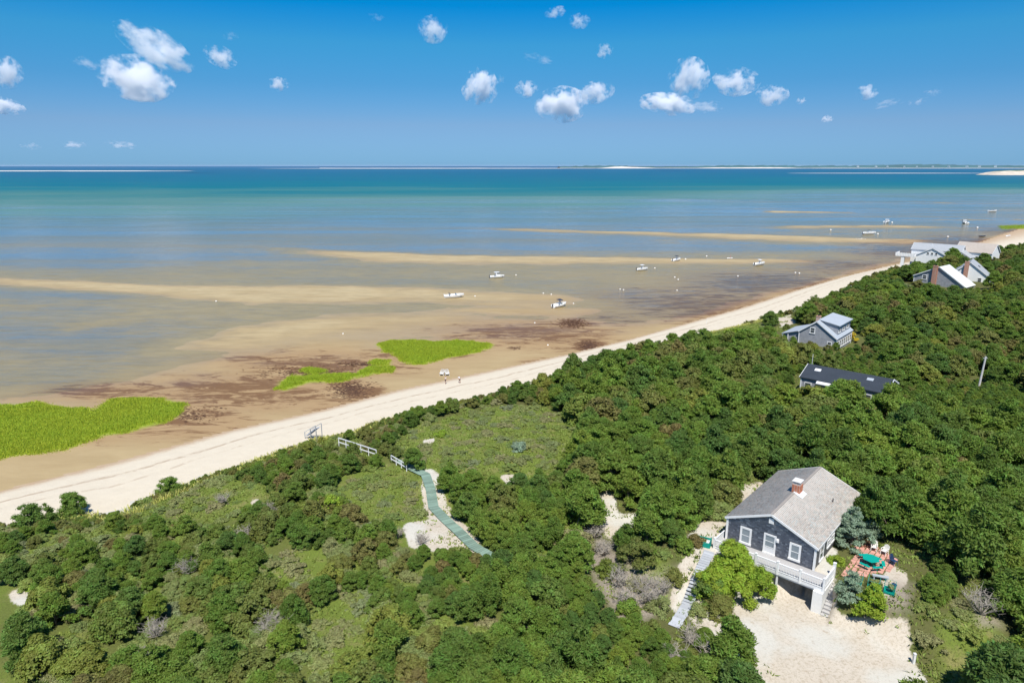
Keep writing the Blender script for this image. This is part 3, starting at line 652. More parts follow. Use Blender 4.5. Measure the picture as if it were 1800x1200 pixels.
def gn_stuff(name, label, cat, variants, pts, rots, scs, var, mat):
    """one object: its own mesh carries the plant shapes (attribute shape = 0..n) and one loose vertex per plant; the node tree sets a shape on each"""
    Vs, Fs, sh, leaf = [], [], [], []; off = 0
    for k, me in enumerate(variants):
        co = np.empty(len(me.vertices)*3, np.float32); me.vertices.foreach_get('co', co); co = co.reshape(-1, 3)
        Vs.append(co); sh.append(np.full(len(co), k, float))
        for p in me.polygons: Fs.append([i+off for i in p.vertices])
        lf = np.empty(len(me.polygons), np.float32); me.attributes['leaf'].data.foreach_get('value', lf); leaf.append(lf); off += len(co)
    n = len(pts); Vs.append(pts); sh.append(100+var.astype(float))
    V = np.concatenate(Vs); me = bpy.data.meshes.new(name); me.from_pydata(V.tolist(), [], Fs); me.update()
    fattr(me, 'shape', np.concatenate(sh)); fattr(me, 'leaf', np.concatenate(leaf), 'FACE')
    z = np.zeros(off); fattr(me, 'turn', np.concatenate([z, rots])); fattr(me, 'size', np.concatenate([z, scs]))
    me.materials.append(mat)
    ng = bpy.data.node_groups.new(name, 'GeometryNodeTree'); ng.interface.new_socket('Geometry', in_out='INPUT', socket_type='NodeSocketGeometry'); ng.interface.new_socket('Geometry', in_out='OUTPUT', socket_type='NodeSocketGeometry')
    gi, go = ng.nodes.new('NodeGroupInput'), ng.nodes.new('NodeGroupOutput'); J = ng.nodes.new('GeometryNodeJoinGeometry'); ng.links.new(J.outputs[0], go.inputs[0])
    def att(nm):
        a = ng.nodes.new('GeometryNodeInputNamedAttribute'); a.data_type = 'FLOAT'; a.inputs[0].default_value = nm; return a.outputs[0]
    def pick(val):
        c = ng.nodes.new('FunctionNodeCompare'); c.data_type = 'FLOAT'; c.operation = 'EQUAL'; ng.links.new(att('shape'), c.inputs[0]); c.inputs[1].default_value = val; c.inputs['Epsilon'].default_value = .1
        s = ng.nodes.new('GeometryNodeSeparateGeometry'); s.domain = 'POINT'; ng.links.new(gi.outputs[0], s.inputs[0]); ng.links.new(c.outputs[0], s.inputs[1]); return s.outputs[0]
    cx = ng.nodes.new('ShaderNodeCombineXYZ'); ng.links.new(att('turn'), cx.inputs[2])
    er = ng.nodes.new('FunctionNodeEulerToRotation'); ng.links.new(cx.outputs[0], er.inputs[0])
    for k in range(len(variants)):
        ip = ng.nodes.new('GeometryNodeInstanceOnPoints'); ng.links.new(pick(100+k), ip.inputs['Points']); ng.links.new(pick(k), ip.inputs['Instance'])
        ng.links.new(er.outputs[0], ip.inputs['Rotation']); ng.links.new(att('size'), ip.inputs['Scale']); ng.links.new(ip.outputs[0], J.inputs[0])
    o = add(name, me); o['kind'] = 'stuff'; tag(o, label, cat); m = o.modifiers.new('scatter', 'NODES'); m.node_group = ng; return o
for k, nm, lb in ((0, 'pine_wood', 'mass of dark green pines filling the far wooded slope'), (1, 'oak_wood', 'mass of olive and brown scrub oaks on the far slope'), (2, 'bayberry_thicket', 'mass of bayberry along the far bluff'), (3, 'ground_scrub', 'scattered low scrub in the heath')):
    i = rest[k]
    if not len(i): continue
    var = rng.integers(0, 4, len(i))
    gn_stuff(nm, lb, 'woodland' if k < 2 else 'thicket', [c for c, t in KINDS[KEY[k]][:4]], np.stack([px[i], py[i], pz[i]-.1], 1), rng.uniform(0, 6.28, len(i)), ps[i], var, ML[['pine', 'oak', 'bay', 'bay'][k]])

# ------------------------------------------------------------------ grasses
def tufts(name, x, y, z, h, w, r_, blades=3, lean=.35):
    n = len(x)*blades; X = np.repeat(x, blades)+r_.normal(size=n)*w*1.5; Y = np.repeat(y, blades)+r_.normal(size=n)*w*1.5; Z = np.repeat(z, blades); H = np.repeat(h, blades)*r_.uniform(.6, 1.2, n)
    a = r_.uniform(0, 6.28, n); dx, dy = np.cos(a)*w, np.sin(a)*w; lx, ly = r_.normal(size=n)*lean*H, r_.normal(size=n)*lean*H
    V = np.stack([np.stack([X-dx, Y-dy, Z-.05], 1), np.stack([X+dx, Y+dy, Z-.05], 1), np.stack([X+dx*.4+lx, Y+dy*.4+ly, Z+H], 1), np.stack([X-dx*.4+lx, Y-dy*.4+ly, Z+H], 1)], 1).reshape(-1, 3)
    me = mesh_np(name, V, np.arange(n*4).reshape(-1, 4)); fattr(me, 'leaf', np.clip(r_.uniform(0, 1, n)*.6+.4*fbm(X*.15, Y*.15, 61), 0, 1), 'FACE'); return me
MARSH = [
 ([(-160,716),(0,712),(60,709),(120,716),(160,722),(190,706),(235,699),(290,701),(322,714),(316,728),(290,742),(230,757),(180,766),(120,786),(60,796),(0,805),(-160,812)], 70000, 'large lime green cordgrass patch at the left edge of the tidal flat'),
 ([(664,604),(700,597),(760,600),(830,599),(866,606),(862,612),(835,620),(780,630),(730,641),(712,636),(698,624),(672,612)], 34000, 'lime green cordgrass island nearest the beach with the two people'),
 ([(486,682),(498,668),(520,660),(580,657),(625,656),(650,644),(690,644),(692,652),(640,659),(600,671),(545,672),(500,686)], 15000, 'narrow curved strip of cordgrass on the brown flat'),
 ([(646,638),(660,632),(684,633),(684,641),(660,643)], 1500, 'small round cordgrass tuft above the curved strip'),
 ([(528,650),(545,646),(575,651),(575,655),(540,656)], 700, 'thin pale cordgrass fringe left of the curved strip'),
 ([(1755,397),(1800,395),(1900,396),(1900,403),(1760,402)], 3000, 'green cordgrass streak far off at the right by the beach'),
]
for P, n, lb in MARSH:
    W = [at(a, b, .05)[:2] for a, b in P]; A_ = np.array(W); x = rng.uniform(A_[:, 0].min(), A_[:, 0].max(), n*3); y = rng.uniform(A_[:, 1].min(), A_[:, 1].max(), n*3)
    sd = seg_dist(x, y, W, True)*np.where(inpoly(x, y, W), 1, -1)+(fbm(x*.35, y*.35, 63)-.5)*4.5+rng.normal(size=len(x))*.5
    k = np.where(sd > 0)[0][:n]; x, y, sd = x[k], y[k], sd[k]
    big = np.sqrt((A_[:, 0].max()-A_[:, 0].min())*(A_[:, 1].max()-A_[:, 1].min())/n); ww = min(.12, max(.06, big*.14))
    o = add('cordgrass', tufts('cordgrass', x, y, np.zeros(len(x)), np.clip(.12+sd*.25, .12, .5), ww, rng, 2, .3), ML['lime']); tag(o, lb, 'grass', None, 'stuff')
# beach grass and low growth: meadow, dune edge
n = 150000; az = np.radians(rng.uniform(-39, 39, n)); rr = np.sqrt(rng.uniform(0, 1, n)*(230**2-35**2)+35**2); x, y = rr*np.sin(az), rr*np.cos(az)
k = inpoly(x, y, INL); x, y = x[k], y[k]; dT = seg_dist(x, y, TOE); mm = np.zeros(len(x), bool); bb = np.zeros(len(x), bool)
for P in MEADOW: mm |= inpoly(x, y, P)
for P, s in BARE: bb |= inpoly(x, y, P)
a, b = hloc(x, y); hs = ((a > -3.6) & (a < 15) & (b > -1.6) & (b < 9.6)) | inpoly(a, b, [(1.0, -1.9), (5.5, -1.9), (7.2, -1.2), (9.6, -2.5), (8.3, -4.7), (7.4, -5.6), (4.9, -5.2), (3.0, -4.0), (.8, -3.1)]) | inpoly(x, y, DRIVE)
pat = fbm(x*.3, y*.3, 71)
k = (~hs) & ((dT < 7) | mm | (pat > .52) | ((a > -6) & (a < 20) & (b > -13) & (b < 14))) & (~bb | (pat > .60)); x, y, dT = x[k], y[k], dT[k]; k = slice(0, 60000); x, y, dT = x[k], y[k], dT[k]
z = height(x, y)
e_ = dT < 6
o = add('beach_grass', tufts('beach_grass', x[e_], y[e_], z[e_], np.full(e_.sum(), .55), .07, rng, 5, .5), ML['dunegrass']); tag(o, 'pale beach grass fringing the dune edge', 'grass', None, 'stuff')
MLg = mat_leaf('heath_cover_leaves', [(.15, .205, .04), (.185, .22, .05)], .25); 
o = add('ground_cover', tufts('ground_cover', x[~e_], y[~e_], z[~e_], np.full((~e_).sum(), .16), .09, rng, 4, .8), MLg); tag(o, 'low olive green bearberry and heath grass on the dune', 'ground cover', None, 'stuff')

# weeds straggling over the driveway's edge
nd = 9000; dx_ = rng.uniform(-6, 60, nd); dy_ = rng.uniform(35, 75, nd); dd2 = seg_dist(dx_, dy_, DRIVE, True); k = (dd2 < 2.4*rng.uniform(0, 1, nd)**1.5) & (fbm(dx_*.5, dy_*.5, 83) > .45)
dx_, dy_ = dx_[k], dy_[k]; a, b = hloc(dx_, dy_); k = ~((a > -3) & (b > -1.6) & (b < 9.6)); dx_, dy_ = dx_[k], dy_[k]
o = add('driveway_weeds', tufts('driveway_weeds', dx_, dy_, height(dx_, dy_), np.full(len(dx_), .28), .07, rng, 4, .7), MLg); tag(o, 'straggling weeds along the edge of the sandy driveway', 'weeds', None, 'stuff')
# ------------------------------------------------------------------ building materials
def mat_pieces(name, cols, rough=.85, rnd='leaf', bump=.15, scale=20.):
    M = Mat(name); a = M.attr(rnd); ra = M.n('ValToRGB'); M.l(a, ra.inputs[0]); el = ra.color_ramp.elements; n = len(cols)
    el[0].color = (*cols[0], 1); el[-1].color = (*cols[-1], 1)
    for k in range(1, n-1): e = el.new(k/(n-1)); e.color = (*cols[k], 1)
    p = M.pos(); c = M.mix(M.mr(M.noise(p, .7, 4), .3, .7, 0, .18), ra.outputs[0], tuple(.5*x for x in cols[0])); 
    return M.end(M.bsdf(c, rough, .2, M.bump(M.noise(p, scale, 3), bump, .01)))
MShing = mat_pieces('weathered_cedar_shingle', [(.14, .15, .175), (.25, .265, .30), (.19, .205, .24), (.40, .425, .46)])
MShing2 = mat_pieces('grey_cedar_shingle', [(.19, .19, .19), (.25, .25, .25), (.22, .22, .225)])
MRoof = mat_pieces('asphalt_shingle', [(.31, .28, .25), (.46, .41, .355), (.35, .35, .32), (.50, .44, .385), (.38, .41, .39)], .9)
MWhite = simple('white_paint', (.78, .78, .76), .5, .05, 3, .4); MWhite2 = simple('white_trim', (.72, .73, .73), .55, .06, 3, .3)
MGlass = None
def mat_glass():
    M = Mat('window_glass'); b = M.bsdf((.05, .065, .075), .06, .8); return M.end(b)
MGlass = mat_glass(); MCurt = simple('window_shade_cloth', (.24, .28, .30), .5, .12, 5, .6)
MBrick = mat_pieces('chimney_brick', [(.42, .15, .085), (.52, .22, .13), (.46, .18, .10)], .9)
MMortar = simple('mortar', (.5, .42, .36), .95, .1); MFlash = simple('metal_flashing', (.72, .74, .76), .4, .05, 4, .5)
MDeck = rnd_wood('grey_deck_wood', (.42, .41, .40), .18); MBoard = rnd_wood('green_stained_wood', (.19, .275, .22), .32); MGreyW = rnd_wood('silvered_wood', (.40, .42, .44), .2)
MTeal = simple('teal_paint', (.0, .30, .235), .5, .12, 5, .4); MTealD = simple('teal_mesh', (.05, .30, .24), .7, .15)
MPink = rnd_wood('pink_patio_stone', (.55, .29, .23), .22, .9, (3, 3, 3)); MDark = simple('dark_interior', (.02, .022, .025), .9); MConc = simple('pale_concrete', (.62, .61, .58), .9, .08)
MStone = rnd_wood('grey_stone', (.36, .35, .34), .3, .95, (3, 3, 3)); MBlueC = simple('navy_plastic', (.02, .05, .12), .4, .1, 4, .5); MGreyR = simple('grey_metal_roof', (.36, .40, .44), .7, .06, 2)
MDarkR = mat_pieces('dark_roof_shingle', [(.025, .035, .05), (.04, .05, .065), (.03, .042, .058)], .85); MPaleR = simple('sun_bleached_roof', (.52, .54, .52), .85, .06, 2); MBeigeR = simple('beige_roof', (.42, .37, .32), .9, .08, 2); MBlueR = simple('blue_grey_roof', (.33, .35, .37), .85, .06, 2)
MIron = simple('dark_metal', (.06, .06, .065), .5, .2, 5, .5); MSkin = simple('skin', (.45, .27, .19), .6); MPlas = simple('white_plastic', (.80, .78, .72), .4, .03, 3, .5)
def rand_faces(me, per=1, seed=1):
    r = np.random.default_rng(seed); n = len(me.polygons)//per+1; v = np.repeat(r.uniform(0, 1, n), per)[:len(me.polygons)]; fattr(me, 'leaf', v, 'FACE')
def courses(O, U, V, N, inside, w, h, thick, course=.14, piece=.16, seed=0):
    """overlapping shingles on the plane O + u*U + v*V, each proud at its butt; inside(u, v) says where"""
    r = np.random.default_rng(seed); Vt, n = [], 0; O, U, V, N = (np.array(q, float) for q in (O, U, V, N)); j = 0
    v = 0.
    while v < h:
        u = -r.uniform(0, piece)
        while u < w:
            pw = piece*r.uniform(.7, 1.3); u0, u1 = max(u, 0), min(u+pw-.012, w); um = (u0+u1)/2
            if u1-u0 > .03 and inside(um, v+course*.5):
                t = thick*r.uniform(.8, 1.3); vb = v-.01*r.uniform(0, 1)
                P = [O+u0*U+vb*V, O+u1*U+vb*V, O+u0*U+vb*V+N*t, O+u1*U+vb*V+N*t, O+u0*U+(v+course)*V+N*.004, O+u1*U+(v+course)*V+N*.004]
                Vt += P; n += 1
            u += pw
        v += course
    A_ = np.array(Vt); F = np.array([[[0, 1, 3, 2], [2, 3, 5, 4]]])+np.arange(n)[:, None, None]*6; me = mesh_np('shingles', A_, F.reshape(-1, 4)); rand_faces(me, 2, seed); return me
def gable_slab(b, x0, x1, ye, ze, yr, zr, t=.14):
    """one roof slope as a slab from eave (ye, ze) to ridge (yr, zr)"""
    b.prism([(ye, ze), (yr, zr), (yr, zr+t), (ye, ze+t)], x0, x1); return b
def wall_box(b, x0, x1, y0, y1, zb, z0, z1, yr, zr):
    """walls of a block under a gable running along x: eaves z0 (at y0) and z1 (at y1)"""
    b.prism([(y0, zb), (y1, zb), (y1, z1), (yr, zr), (y0, z0)], x0, x1); return b
def win(par, O, U, N, w, h, fw=.11, pane=None, bars=1, name='window', proud=.05, mat=None, vbar=False):
    """a window: casing with sill, panes a sub-part; O is its lower corner on the wall, U along the wall, N out of it"""
    O, U, N = Vector(O), Vector(U), Vector(N); Z = Vector((0, 0, 1)); b = MB()
    def q(u, v, n_): return O+U*u+Z*v+N*n_
    def bx(m, u0, u1, v0, v1, n0, n1):
        m.add([q(u, v, n_) for n_ in (n0, n1) for v in (v0, v1) for u in (u0, u1)], [(0, 2, 3, 1), (4, 5, 7, 6), (0, 1, 5, 4), (2, 6, 7, 3), (0, 4, 6, 2), (1, 3, 7, 5)])
    bx(b, 0, fw, 0, h, -.02, proud); bx(b, w-fw, w, 0, h, -.02, proud); bx(b, fw, w-fw, h-fw, h, -.02, proud+.004); bx(b, -.03, w+.03, -.05, fw*.8, -.02, proud+.05)
    for k in range(bars):
        v = fw+(h-2*fw)*(k+1)/(bars+1); bx(b, fw, w-fw, v-.03, v+.03, -.02, proud*.6)
    if vbar: bx(b, w/2-.02, w/2+.02, fw, h-fw, -.02, proud*.5)
    o = add(name, b.done(name), mat or MWhite, par); g = MB(); bx(g, fw, w-fw, fw*.8, h-fw, -.015, .012); add('pane', g.done('pane'), pane or MGlass, o)
    return o

# ------------------------------------------------------------------ the shingled cottage
H = thing('shingled_cottage', (HO[0], HO[1], HO[2]), 'grey shingled cottage with white trim, brick chimney and white railed deck above the driveway', 'house', None, math.atan2(hn[1], hn[0]))
HM = H.matrix_basis.copy()
def hpt(x, y, z): return hw(x, y, HO[2]+z)
W_, L_, EV, RZ, YR = 9.37, 14.66, 2.42, 4.36, 4.68
b = wall_box(MB(), .2, 14.45, .25, 9.12, 0, EV-.05, EV-.05, YR, RZ-.13)
add('wall', b.done('wall'), simple('wall_sheathing', (.13, .135, .145), .9), H)
add('basement_wall', MB().box(.3, 14.4, 2.9, 9.05, -2.6, -.02).box(.3, 14.4, .33, .6, -2.6, -.02).box(2.6, 14.4, .6, 2.9, -2.6, -.02).done(), MConc, H)
add('garage_shade_panel', MB().box(2.3, 2.6, .62, 2.88, -2.55, -.04).done(), MDark, H)  # near-black panel: the shade inside the opening is put into its colour
OPEN = [(6.52, 7.72, .2, 2.02), (4.0, 5.28, -.05, 2.2), (1.58, 2.7, .33, 2.12), (4.38, 4.94, 3.35, 3.98)]
def in_front(u, v):  # u is y
    y = u+.25; top = EV-.1+(RZ-EV)*(1-abs(y-YR)/4.44)
    return v < top-.02 and .12 < u < 8.75 and not any(a < y < c and d < v < e for a, c, d, e in OPEN)
me = courses((.195, .25, .0), (0, 1, 0), (0, 0, 1), (-1, 0, 0), in_front, 8.87, 4.3, .022, .165, .30, 3); o = add('gable_shingles', me, MShing, H, kind='stuff')
RW = [(1.55, .25, 1.2, 1.6), (3.75, .75, .95, .85), (5.0, .75, .95, .85), (12.2, .45, 1.2, 1.4), (8.3, .75, 1.1, 1.1)]
def in_side(u, v):
    x = u+.2; return v < EV-.2 and .14 < u < 14.1 and not any(a < x < a+w and d < v < d+h for a, d, w, h in RW)
add('side_shingles', courses((.2, .245, 0), (1, 0, 0), (0, 0, 1), (0, -1, 0), in_side, 14.25, EV, .022, .165, .32, 4), MShing2, H, kind='stuff')
add('side_shingles', courses((.2, 9.125, 0), (1, 0, 0), (0, 0, 1), (0, 1, 0), lambda u, v: v < EV-.2, 14.25, EV, .02, .15, .3, 5), MShing2, H, kind='stuff')
rf = add('roof', gable_slab(gable_slab(MB(), 0, L_, 0, EV-.02, YR, RZ, .12), 0, L_, 9.37, EV-.02, YR, RZ, .12).done('roof'), MRoof, H); rand_faces(rf.data, 1, 2)
sl = math.hypot(YR, RZ-EV); cs, sn = YR/sl, (RZ-EV)/sl
add('roof_shingles', courses((0, 0, EV+.102), (1, 0, 0), (0, cs, sn), (0, -sn, cs), lambda u, v: True, L_, sl-.02, .022, .145, .33, 6), MRoof, rf, kind='stuff')
add('roof_shingles', courses((0, 9.37, EV+.102), (1, 0, 0), (0, -cs, sn), (0, sn, cs), lambda u, v: True, L_, sl-.02, .022, .145, .33, 7), MRoof, rf, kind='stuff')
add('ridge_cap', MB().obox((0, YR, RZ+.135), (L_, YR, RZ+.135), .26, .03).done(), MRoof, rf); rand_faces(rf.children[-1].data, 6, 3)
for (ye, s_) in ((0, 1), (9.37, -1)):
    for x in (-.03, L_+.03):
        add('rake_board', MB().obox((x, ye, EV-.0), (x, YR, RZ+.02), .06, .22, (0, 0, 1)).done('rake_board'), MWhite, H)
    add('fascia', MB().box(0, L_, ye-.035, ye+.035, EV-.16, EV+.05).done('fascia'), MWhite, H)
    add('soffit', MB().box(.02, L_-.02, min(ye, ye+s_*.3), max(ye, ye+s_*.3), EV-.13, EV-.09).done('soffit'), MWhite2, H)
for x, y in ((.17, .24), (.17, 9.13), (14.48, .24), (14.48, 9.13)):
    add('corner_board', MB().box(x-.1, x+.1, y-.1, y+.1, 0, EV-.05).done('corner_board'), MWhite, H)
for y0, y1, z0, z1 in (OPEN[0], OPEN[2]):
    w_ = win(H, (.17, y0, z0), (0, 1, 0), (-1, 0, 0), y1-y0, z1-z0, .2, MCurt, 1)
dr = win(H, (.17, 4.02, -.0), (0, 1, 0), (-1, 0, 0), 1.24, 2.18, .17, MCurt, 2, 'door', .06)
add('door_panel', MB().box(.128, .15, 4.2, 5.1, .1, .7).done(), MWhite2, dr); add('handle', MB().ico((.10, 4.32, 1.02), .035).done(), MIron, dr)
add('gable_vent', MB().box(.12, .19, 4.42, 4.92, 3.38, 3.95).done('gable_vent'), MWhite, H)
lm = add('porch_lamp', MB().box(.02, .17, 3.74, 3.98, 1.62, 1.98).box(-.04, .1, 3.78, 3.94, 1.68, 1.9).done('porch_lamp'), MWhite, H)
for x, z, w, h in RW: win(H, (x, .22, z), (1, 0, 0), (0, -1, 0), w, h, .13, None, 1)
# chimney of single bricks
ch = add('chimney', MB().box(6.42, 7.38, 4.22, 5.02, RZ-1.0, RZ+1.02).done('chimney'), MMortar, H)
bw, bh = .24, .085; k = 0
bme = MB().box(-.108, .108, -.02, .02, -.032, .032).done('brick'); bme.materials.append(MBrick); fattr(bme, 'leaf', np.full(6, .5), 'FACE')
MBrickO = rnd_wood('single_brick', (.50, .19, .105), .28, .9, (5, 5, 5)); bme.materials[0] = MBrickO
for row in range(12):
    z = RZ-.12+row*bh+.04; off = (row % 2)*.12
    for f in range(4):
        ln = .96 if f % 2 == 0 else .80; nb = 4 if f % 2 == 0 else 3
        for i in range(nb):
            u = (i+.5)*ln/nb
            if f == 0: P, rz = (6.42+u, 4.22, z), 0
            elif f == 2: P, rz = (6.42+u, 5.02, z), 0
            elif f == 1: P, rz = (7.38, 4.22+u, z), math.pi/2
            else: P, rz = (6.42, 4.22+u, z), math.pi/2
            q_ = add('brick', bme, None, ch, P, (0, 0, rz))
cap = add('chimney_cap', MB().box(6.5, 7.3, 4.3, 4.94, RZ+1.02, RZ+1.1).box(6.36, 7.44, 4.16, 5.08, RZ+1.24, RZ+1.31).box(6.45, 6.55, 4.25, 4.35, RZ+1.1, RZ+1.24).box(7.25, 7.35, 4.25, 4.35, RZ+1.1, RZ+1.24).box(6.45, 6.55, 4.89, 4.99, RZ+1.1, RZ+1.24).box(7.25, 7.35, 4.89, 4.99, RZ+1.1, RZ+1.24).done('chimney_cap'), MConc, ch)
m = MB(); zr = lambda y: EV+.16+(RZ-EV)*(1-abs(y-YR)/YR)
m.add([(6.05, 3.75, zr(3.75)), (7.5, 3.75, zr(3.75)), (7.5, 4.2, zr(4.2)), (6.05, 4.2, zr(4.2)), (6.05, 3.75, zr(3.75)+.02), (7.5, 3.75, zr(3.75)+.02), (7.5, 4.2, zr(4.2)+.02), (6.05, 4.2, zr(4.2)+.02)], [(0, 1, 5, 4), (1, 2, 6, 5), (2, 3, 7, 6), (3, 0, 4, 7), (4, 5, 6, 7)])
m.add([(6.02, 4.15, zr(4.15)), (6.40, 4.15, zr(4.15)), (6.40, 4.68, zr(4.68)), (6.02, 4.68, zr(4.68)), (6.02, 4.15, zr(4.15)+.025), (6.40, 4.15, zr(4.15)+.025), (6.40, 4.68, zr(4.68)+.025), (6.02, 4.68, zr(4.68)+.025)], [(0, 1, 5, 4), (1, 2, 6, 5), (2, 3, 7, 6), (3, 0, 4, 7), (4, 5, 6, 7)])
add('flashing', m.done('flashing'), MFlash, rf)
add('vent_pipe', MB().tube((9.35, 1.6, 3.0), (9.35, 1.6, 3.62), .06, .06, 8).done('vent_pipe'), MIron, rf)
# deck
D = H
for k in range(17): add('deck_board', MB().box(-2.36+k*.15, -2.36+k*.15+.14, -1.46, 9.3, -.05, -.015).done('deck_board') if k == 0 else bpy.data.objects['deck_board'].data, MDeck if k == 0 else None, D, (k*.15 if k else 0, 0, 0))
add('rim_joist', MB().box(-2.40, -2.36, -1.5, 9.34, -.3, -.02).box(-2.36, .5, -1.5, -1.46, -.3, -.02).box(-2.36, .1, 9.3, 9.34, -.3, -.02).done(), MWhite2, D)
ball = MB().box(-.02, .02, -.02, .02, -.02, .86).done('baluster'); ball.materials.append(MWhite)
rail = MB().box(-2.42, -2.30, -1.5, 9.34, .88, .95).box(-2.40, -2.34, -1.46, 9.3, .06, .12)
rail.box(-2.36, .5, -1.54, -1.42, .88, .95).box(-2.36, .5, -1.52, -1.46, .06, .12).box(-2.36, -.0, 9.28, 9.38, .88, .95)
add('deck_rail', rail.done('deck_rail'), MWhite, D)
nb = 0
for y in np.arange(-1.36, 9.3, .15): add('baluster', ball, None, D, (-2.37, float(y), .04)); nb += 1
for x in np.arange(-2.24, .45, .15): add('baluster', ball, None, D, (float(x), -1.49, .04))
for x in np.arange(-2.24, -.1, .15): add('baluster', ball, None, D, (float(x), 9.33, .04))
for x, y in [(-2.37, y) for y in (-1.5, .66, 2.8, 4.95, 7.1, 9.3)]+[(.5, -1.5)]:
    top = 1.1 if x < 0 else 1.35; s_ = .09 if x < 0 else .12
    add('deck_post', MB().box(x-s_, x+s_, y-s_, y+s_, -.3, top).box(x-s_-.02, x+s_+.02, y-s_-.02, y+s_+.02, top, top+.05).done('deck_post'), MWhite, D)
add('pillar', MB().box(-2.75, -2.2, -1.5, -.7, -2.6, -.31).done('pillar'), MWhite, D)
m = MB(); m.add([(-2.75, y, z) for y in (-1.56, -1.50) for z in (-2.6, -.31)]+[(1.0, y, z) for y in (-1.56, -1.50) for z in (-.32, -.31)], []); m = MB()
prof = [(-2.75, -2.6), (-2.1, -2.5), (.8, -.35), (.8, -.305), (-2.75, -.305)]
m.v = [(x, y, z) for y in (-1.56, -1.5) for x, z in prof]; m.f = [(0, 1, 2, 3, 4), (9, 8, 7, 6, 5)]+[(i, (i+1) % 5, 5+(i+1) % 5, 5+i) for i in range(5)]
add('stringer_wall', m.done('stringer_wall'), MWhite, D)
add('deck_beam', MB().box(-2.3, -2.15, -.7, 9.3, -.5, -.31).done('deck_beam'), MWhite2, D)
for y in (2.8, 6.0, 9.1): add('deck_post', MB().box(-2.3, -2.15, y-.08, y+.08, -2.6, -.5).done('deck_post'), MWhite2, D)
# stairs up to the patio
st = thing('stairs', hpt(-2.8, -2.05, -2.45), 'grey wooden steps climbing beside the white wall under the deck corner', 'stairs', None, H.rotation_euler.z)
for k in range(11): add('step', MB().box(k*.33, k*.33+.36, -.5, .45, k*.205, k*.205+.06).box(k*.33+.02, k*.33+.06, -.5, .45, k*.205-.15, k*.205).done('step'), MDeck, st)

# ------------------------------------------------------------------ things round the cottage
rzH = H.rotation_euler.z
pat = thing('patio', hpt(0, 0, -.08), 'pink stone patio beside the shingled cottage', 'patio', None, rzH)
PAT = [(1.0, -1.9), (5.5, -1.9), (7.2, -1.2), (9.6, -2.5), (8.3, -4.7), (7.4, -5.6), (4.9, -5.2), (3.0, -4.0), (.8, -3.1)]
for i in range(18):
    for j in range(10):
        x, y = .9+i*.52+random.uniform(-.03, .03)+(j % 2)*.26, -1.2-j*.5+random.uniform(-.03, .03)
        if inpoly(np.array([x]), np.array([y]), PAT)[0]:
            a = random.uniform(.20, .235); s = MB(); s.box(x-a-.02, x+a+.02, y-a, y+a, -.06, .02+random.uniform(0, .02)); add('stone', s.done('stone'), MPink, pat)
def beveled_disc(r, n, z0, z1, ph=0): 
    m = MB(); c = [(r*math.cos(2*math.pi*k/n+ph), r*math.sin(2*math.pi*k/n+ph)) for k in range(n)]
    m.v = [(x, y, z) for z in (z0, z1) for x, y in c]; m.f = [tuple(range(n-1, -1, -1)), tuple(range(n, 2*n))]+[(k, (k+1) % n, n+(k+1) % n, n+k) for k in range(n)]; return m
t = thing('patio_table', hpt(4.9, -3.6, -.06), 'green hexagonal picnic table with attached benches on the pink patio', 'table', None, rzH+.3)
add('table_top', beveled_disc(.82, 6, .70, .75).done(), MTeal, t); add('leg', MB().tube((0, 0, 0), (0, 0, .7), .07, .06, 8).done(), MIron, t)
for k in range(6):
    a = math.radians(60*k+30); c, s = math.cos(a), math.sin(a); p = lambda r, q, z: (c*r-s*q, s*r+c*q, z)
    if k == 1: continue
    add('seat', MB().obox(p(1.12, -.5, .44), p(1.12, .5, .44), .30, .045).done('seat'), MTeal, t); add('seat_arm', MB().obox(p(.1, 0, .2), p(1.2, 0, .40), .06, .06).done('seat_arm'), MTeal, t)
    add('foot', MB().obox(p(1.1, 0, 0), p(1.1, 0, .4), .06, .06).done('foot'), MTeal, t)
def patio_chair(x, y, rz, mat, label, grp):
    t = thing('patio_chair', hpt(x, y, -.06), label, 'chair', grp, rz)
    add('seat', MB().box(-.25, .25, -.25, .25, .40, .44).done(), mat, t)
    m = MB()
    for k in range(7):
        a = (k-3)/3; m.obox((.24-.05*(1-a*a)*0+.02, a*.22, .44), (.38, a*.24, .98-.10*a*a), .055, .02, (1, 0, 0))
    m.obox((.36, -.22, .86), (.39, 0, .99), .05, .03, (1, 0, 0)).obox((.39, 0, .99), (.36, .22, .86), .05, .03, (1, 0, 0)); add('backrest', m.done(), mat, t)
    for s in (-1, 1):
        add('armrest', MB().obox((-.24, s*.27, .64), (.30, s*.27, .66), .06, .03).done('armrest'), mat, t)
        for xx in (-.22, .22): add('leg', MB().obox((xx*1.15, s*.27, 0), (xx, s*.25, .64 if xx < 0 else .64), .05, .05).done('leg'), mat, t)
    return t
patio_chair(8.0, -3.15, rzH+.2, MPlas, 'white plastic armchair nearer the blue spruce, behind the green table', None)
patio_chair(7.9, -4.15, rzH-.3, MPlas, 'white plastic armchair further from the spruce, by the pine wood', None)
patio_chair(6.5, -5.3, rzH+1.1, MBlueC, 'navy blue chair in the shade at the patio edge', None)
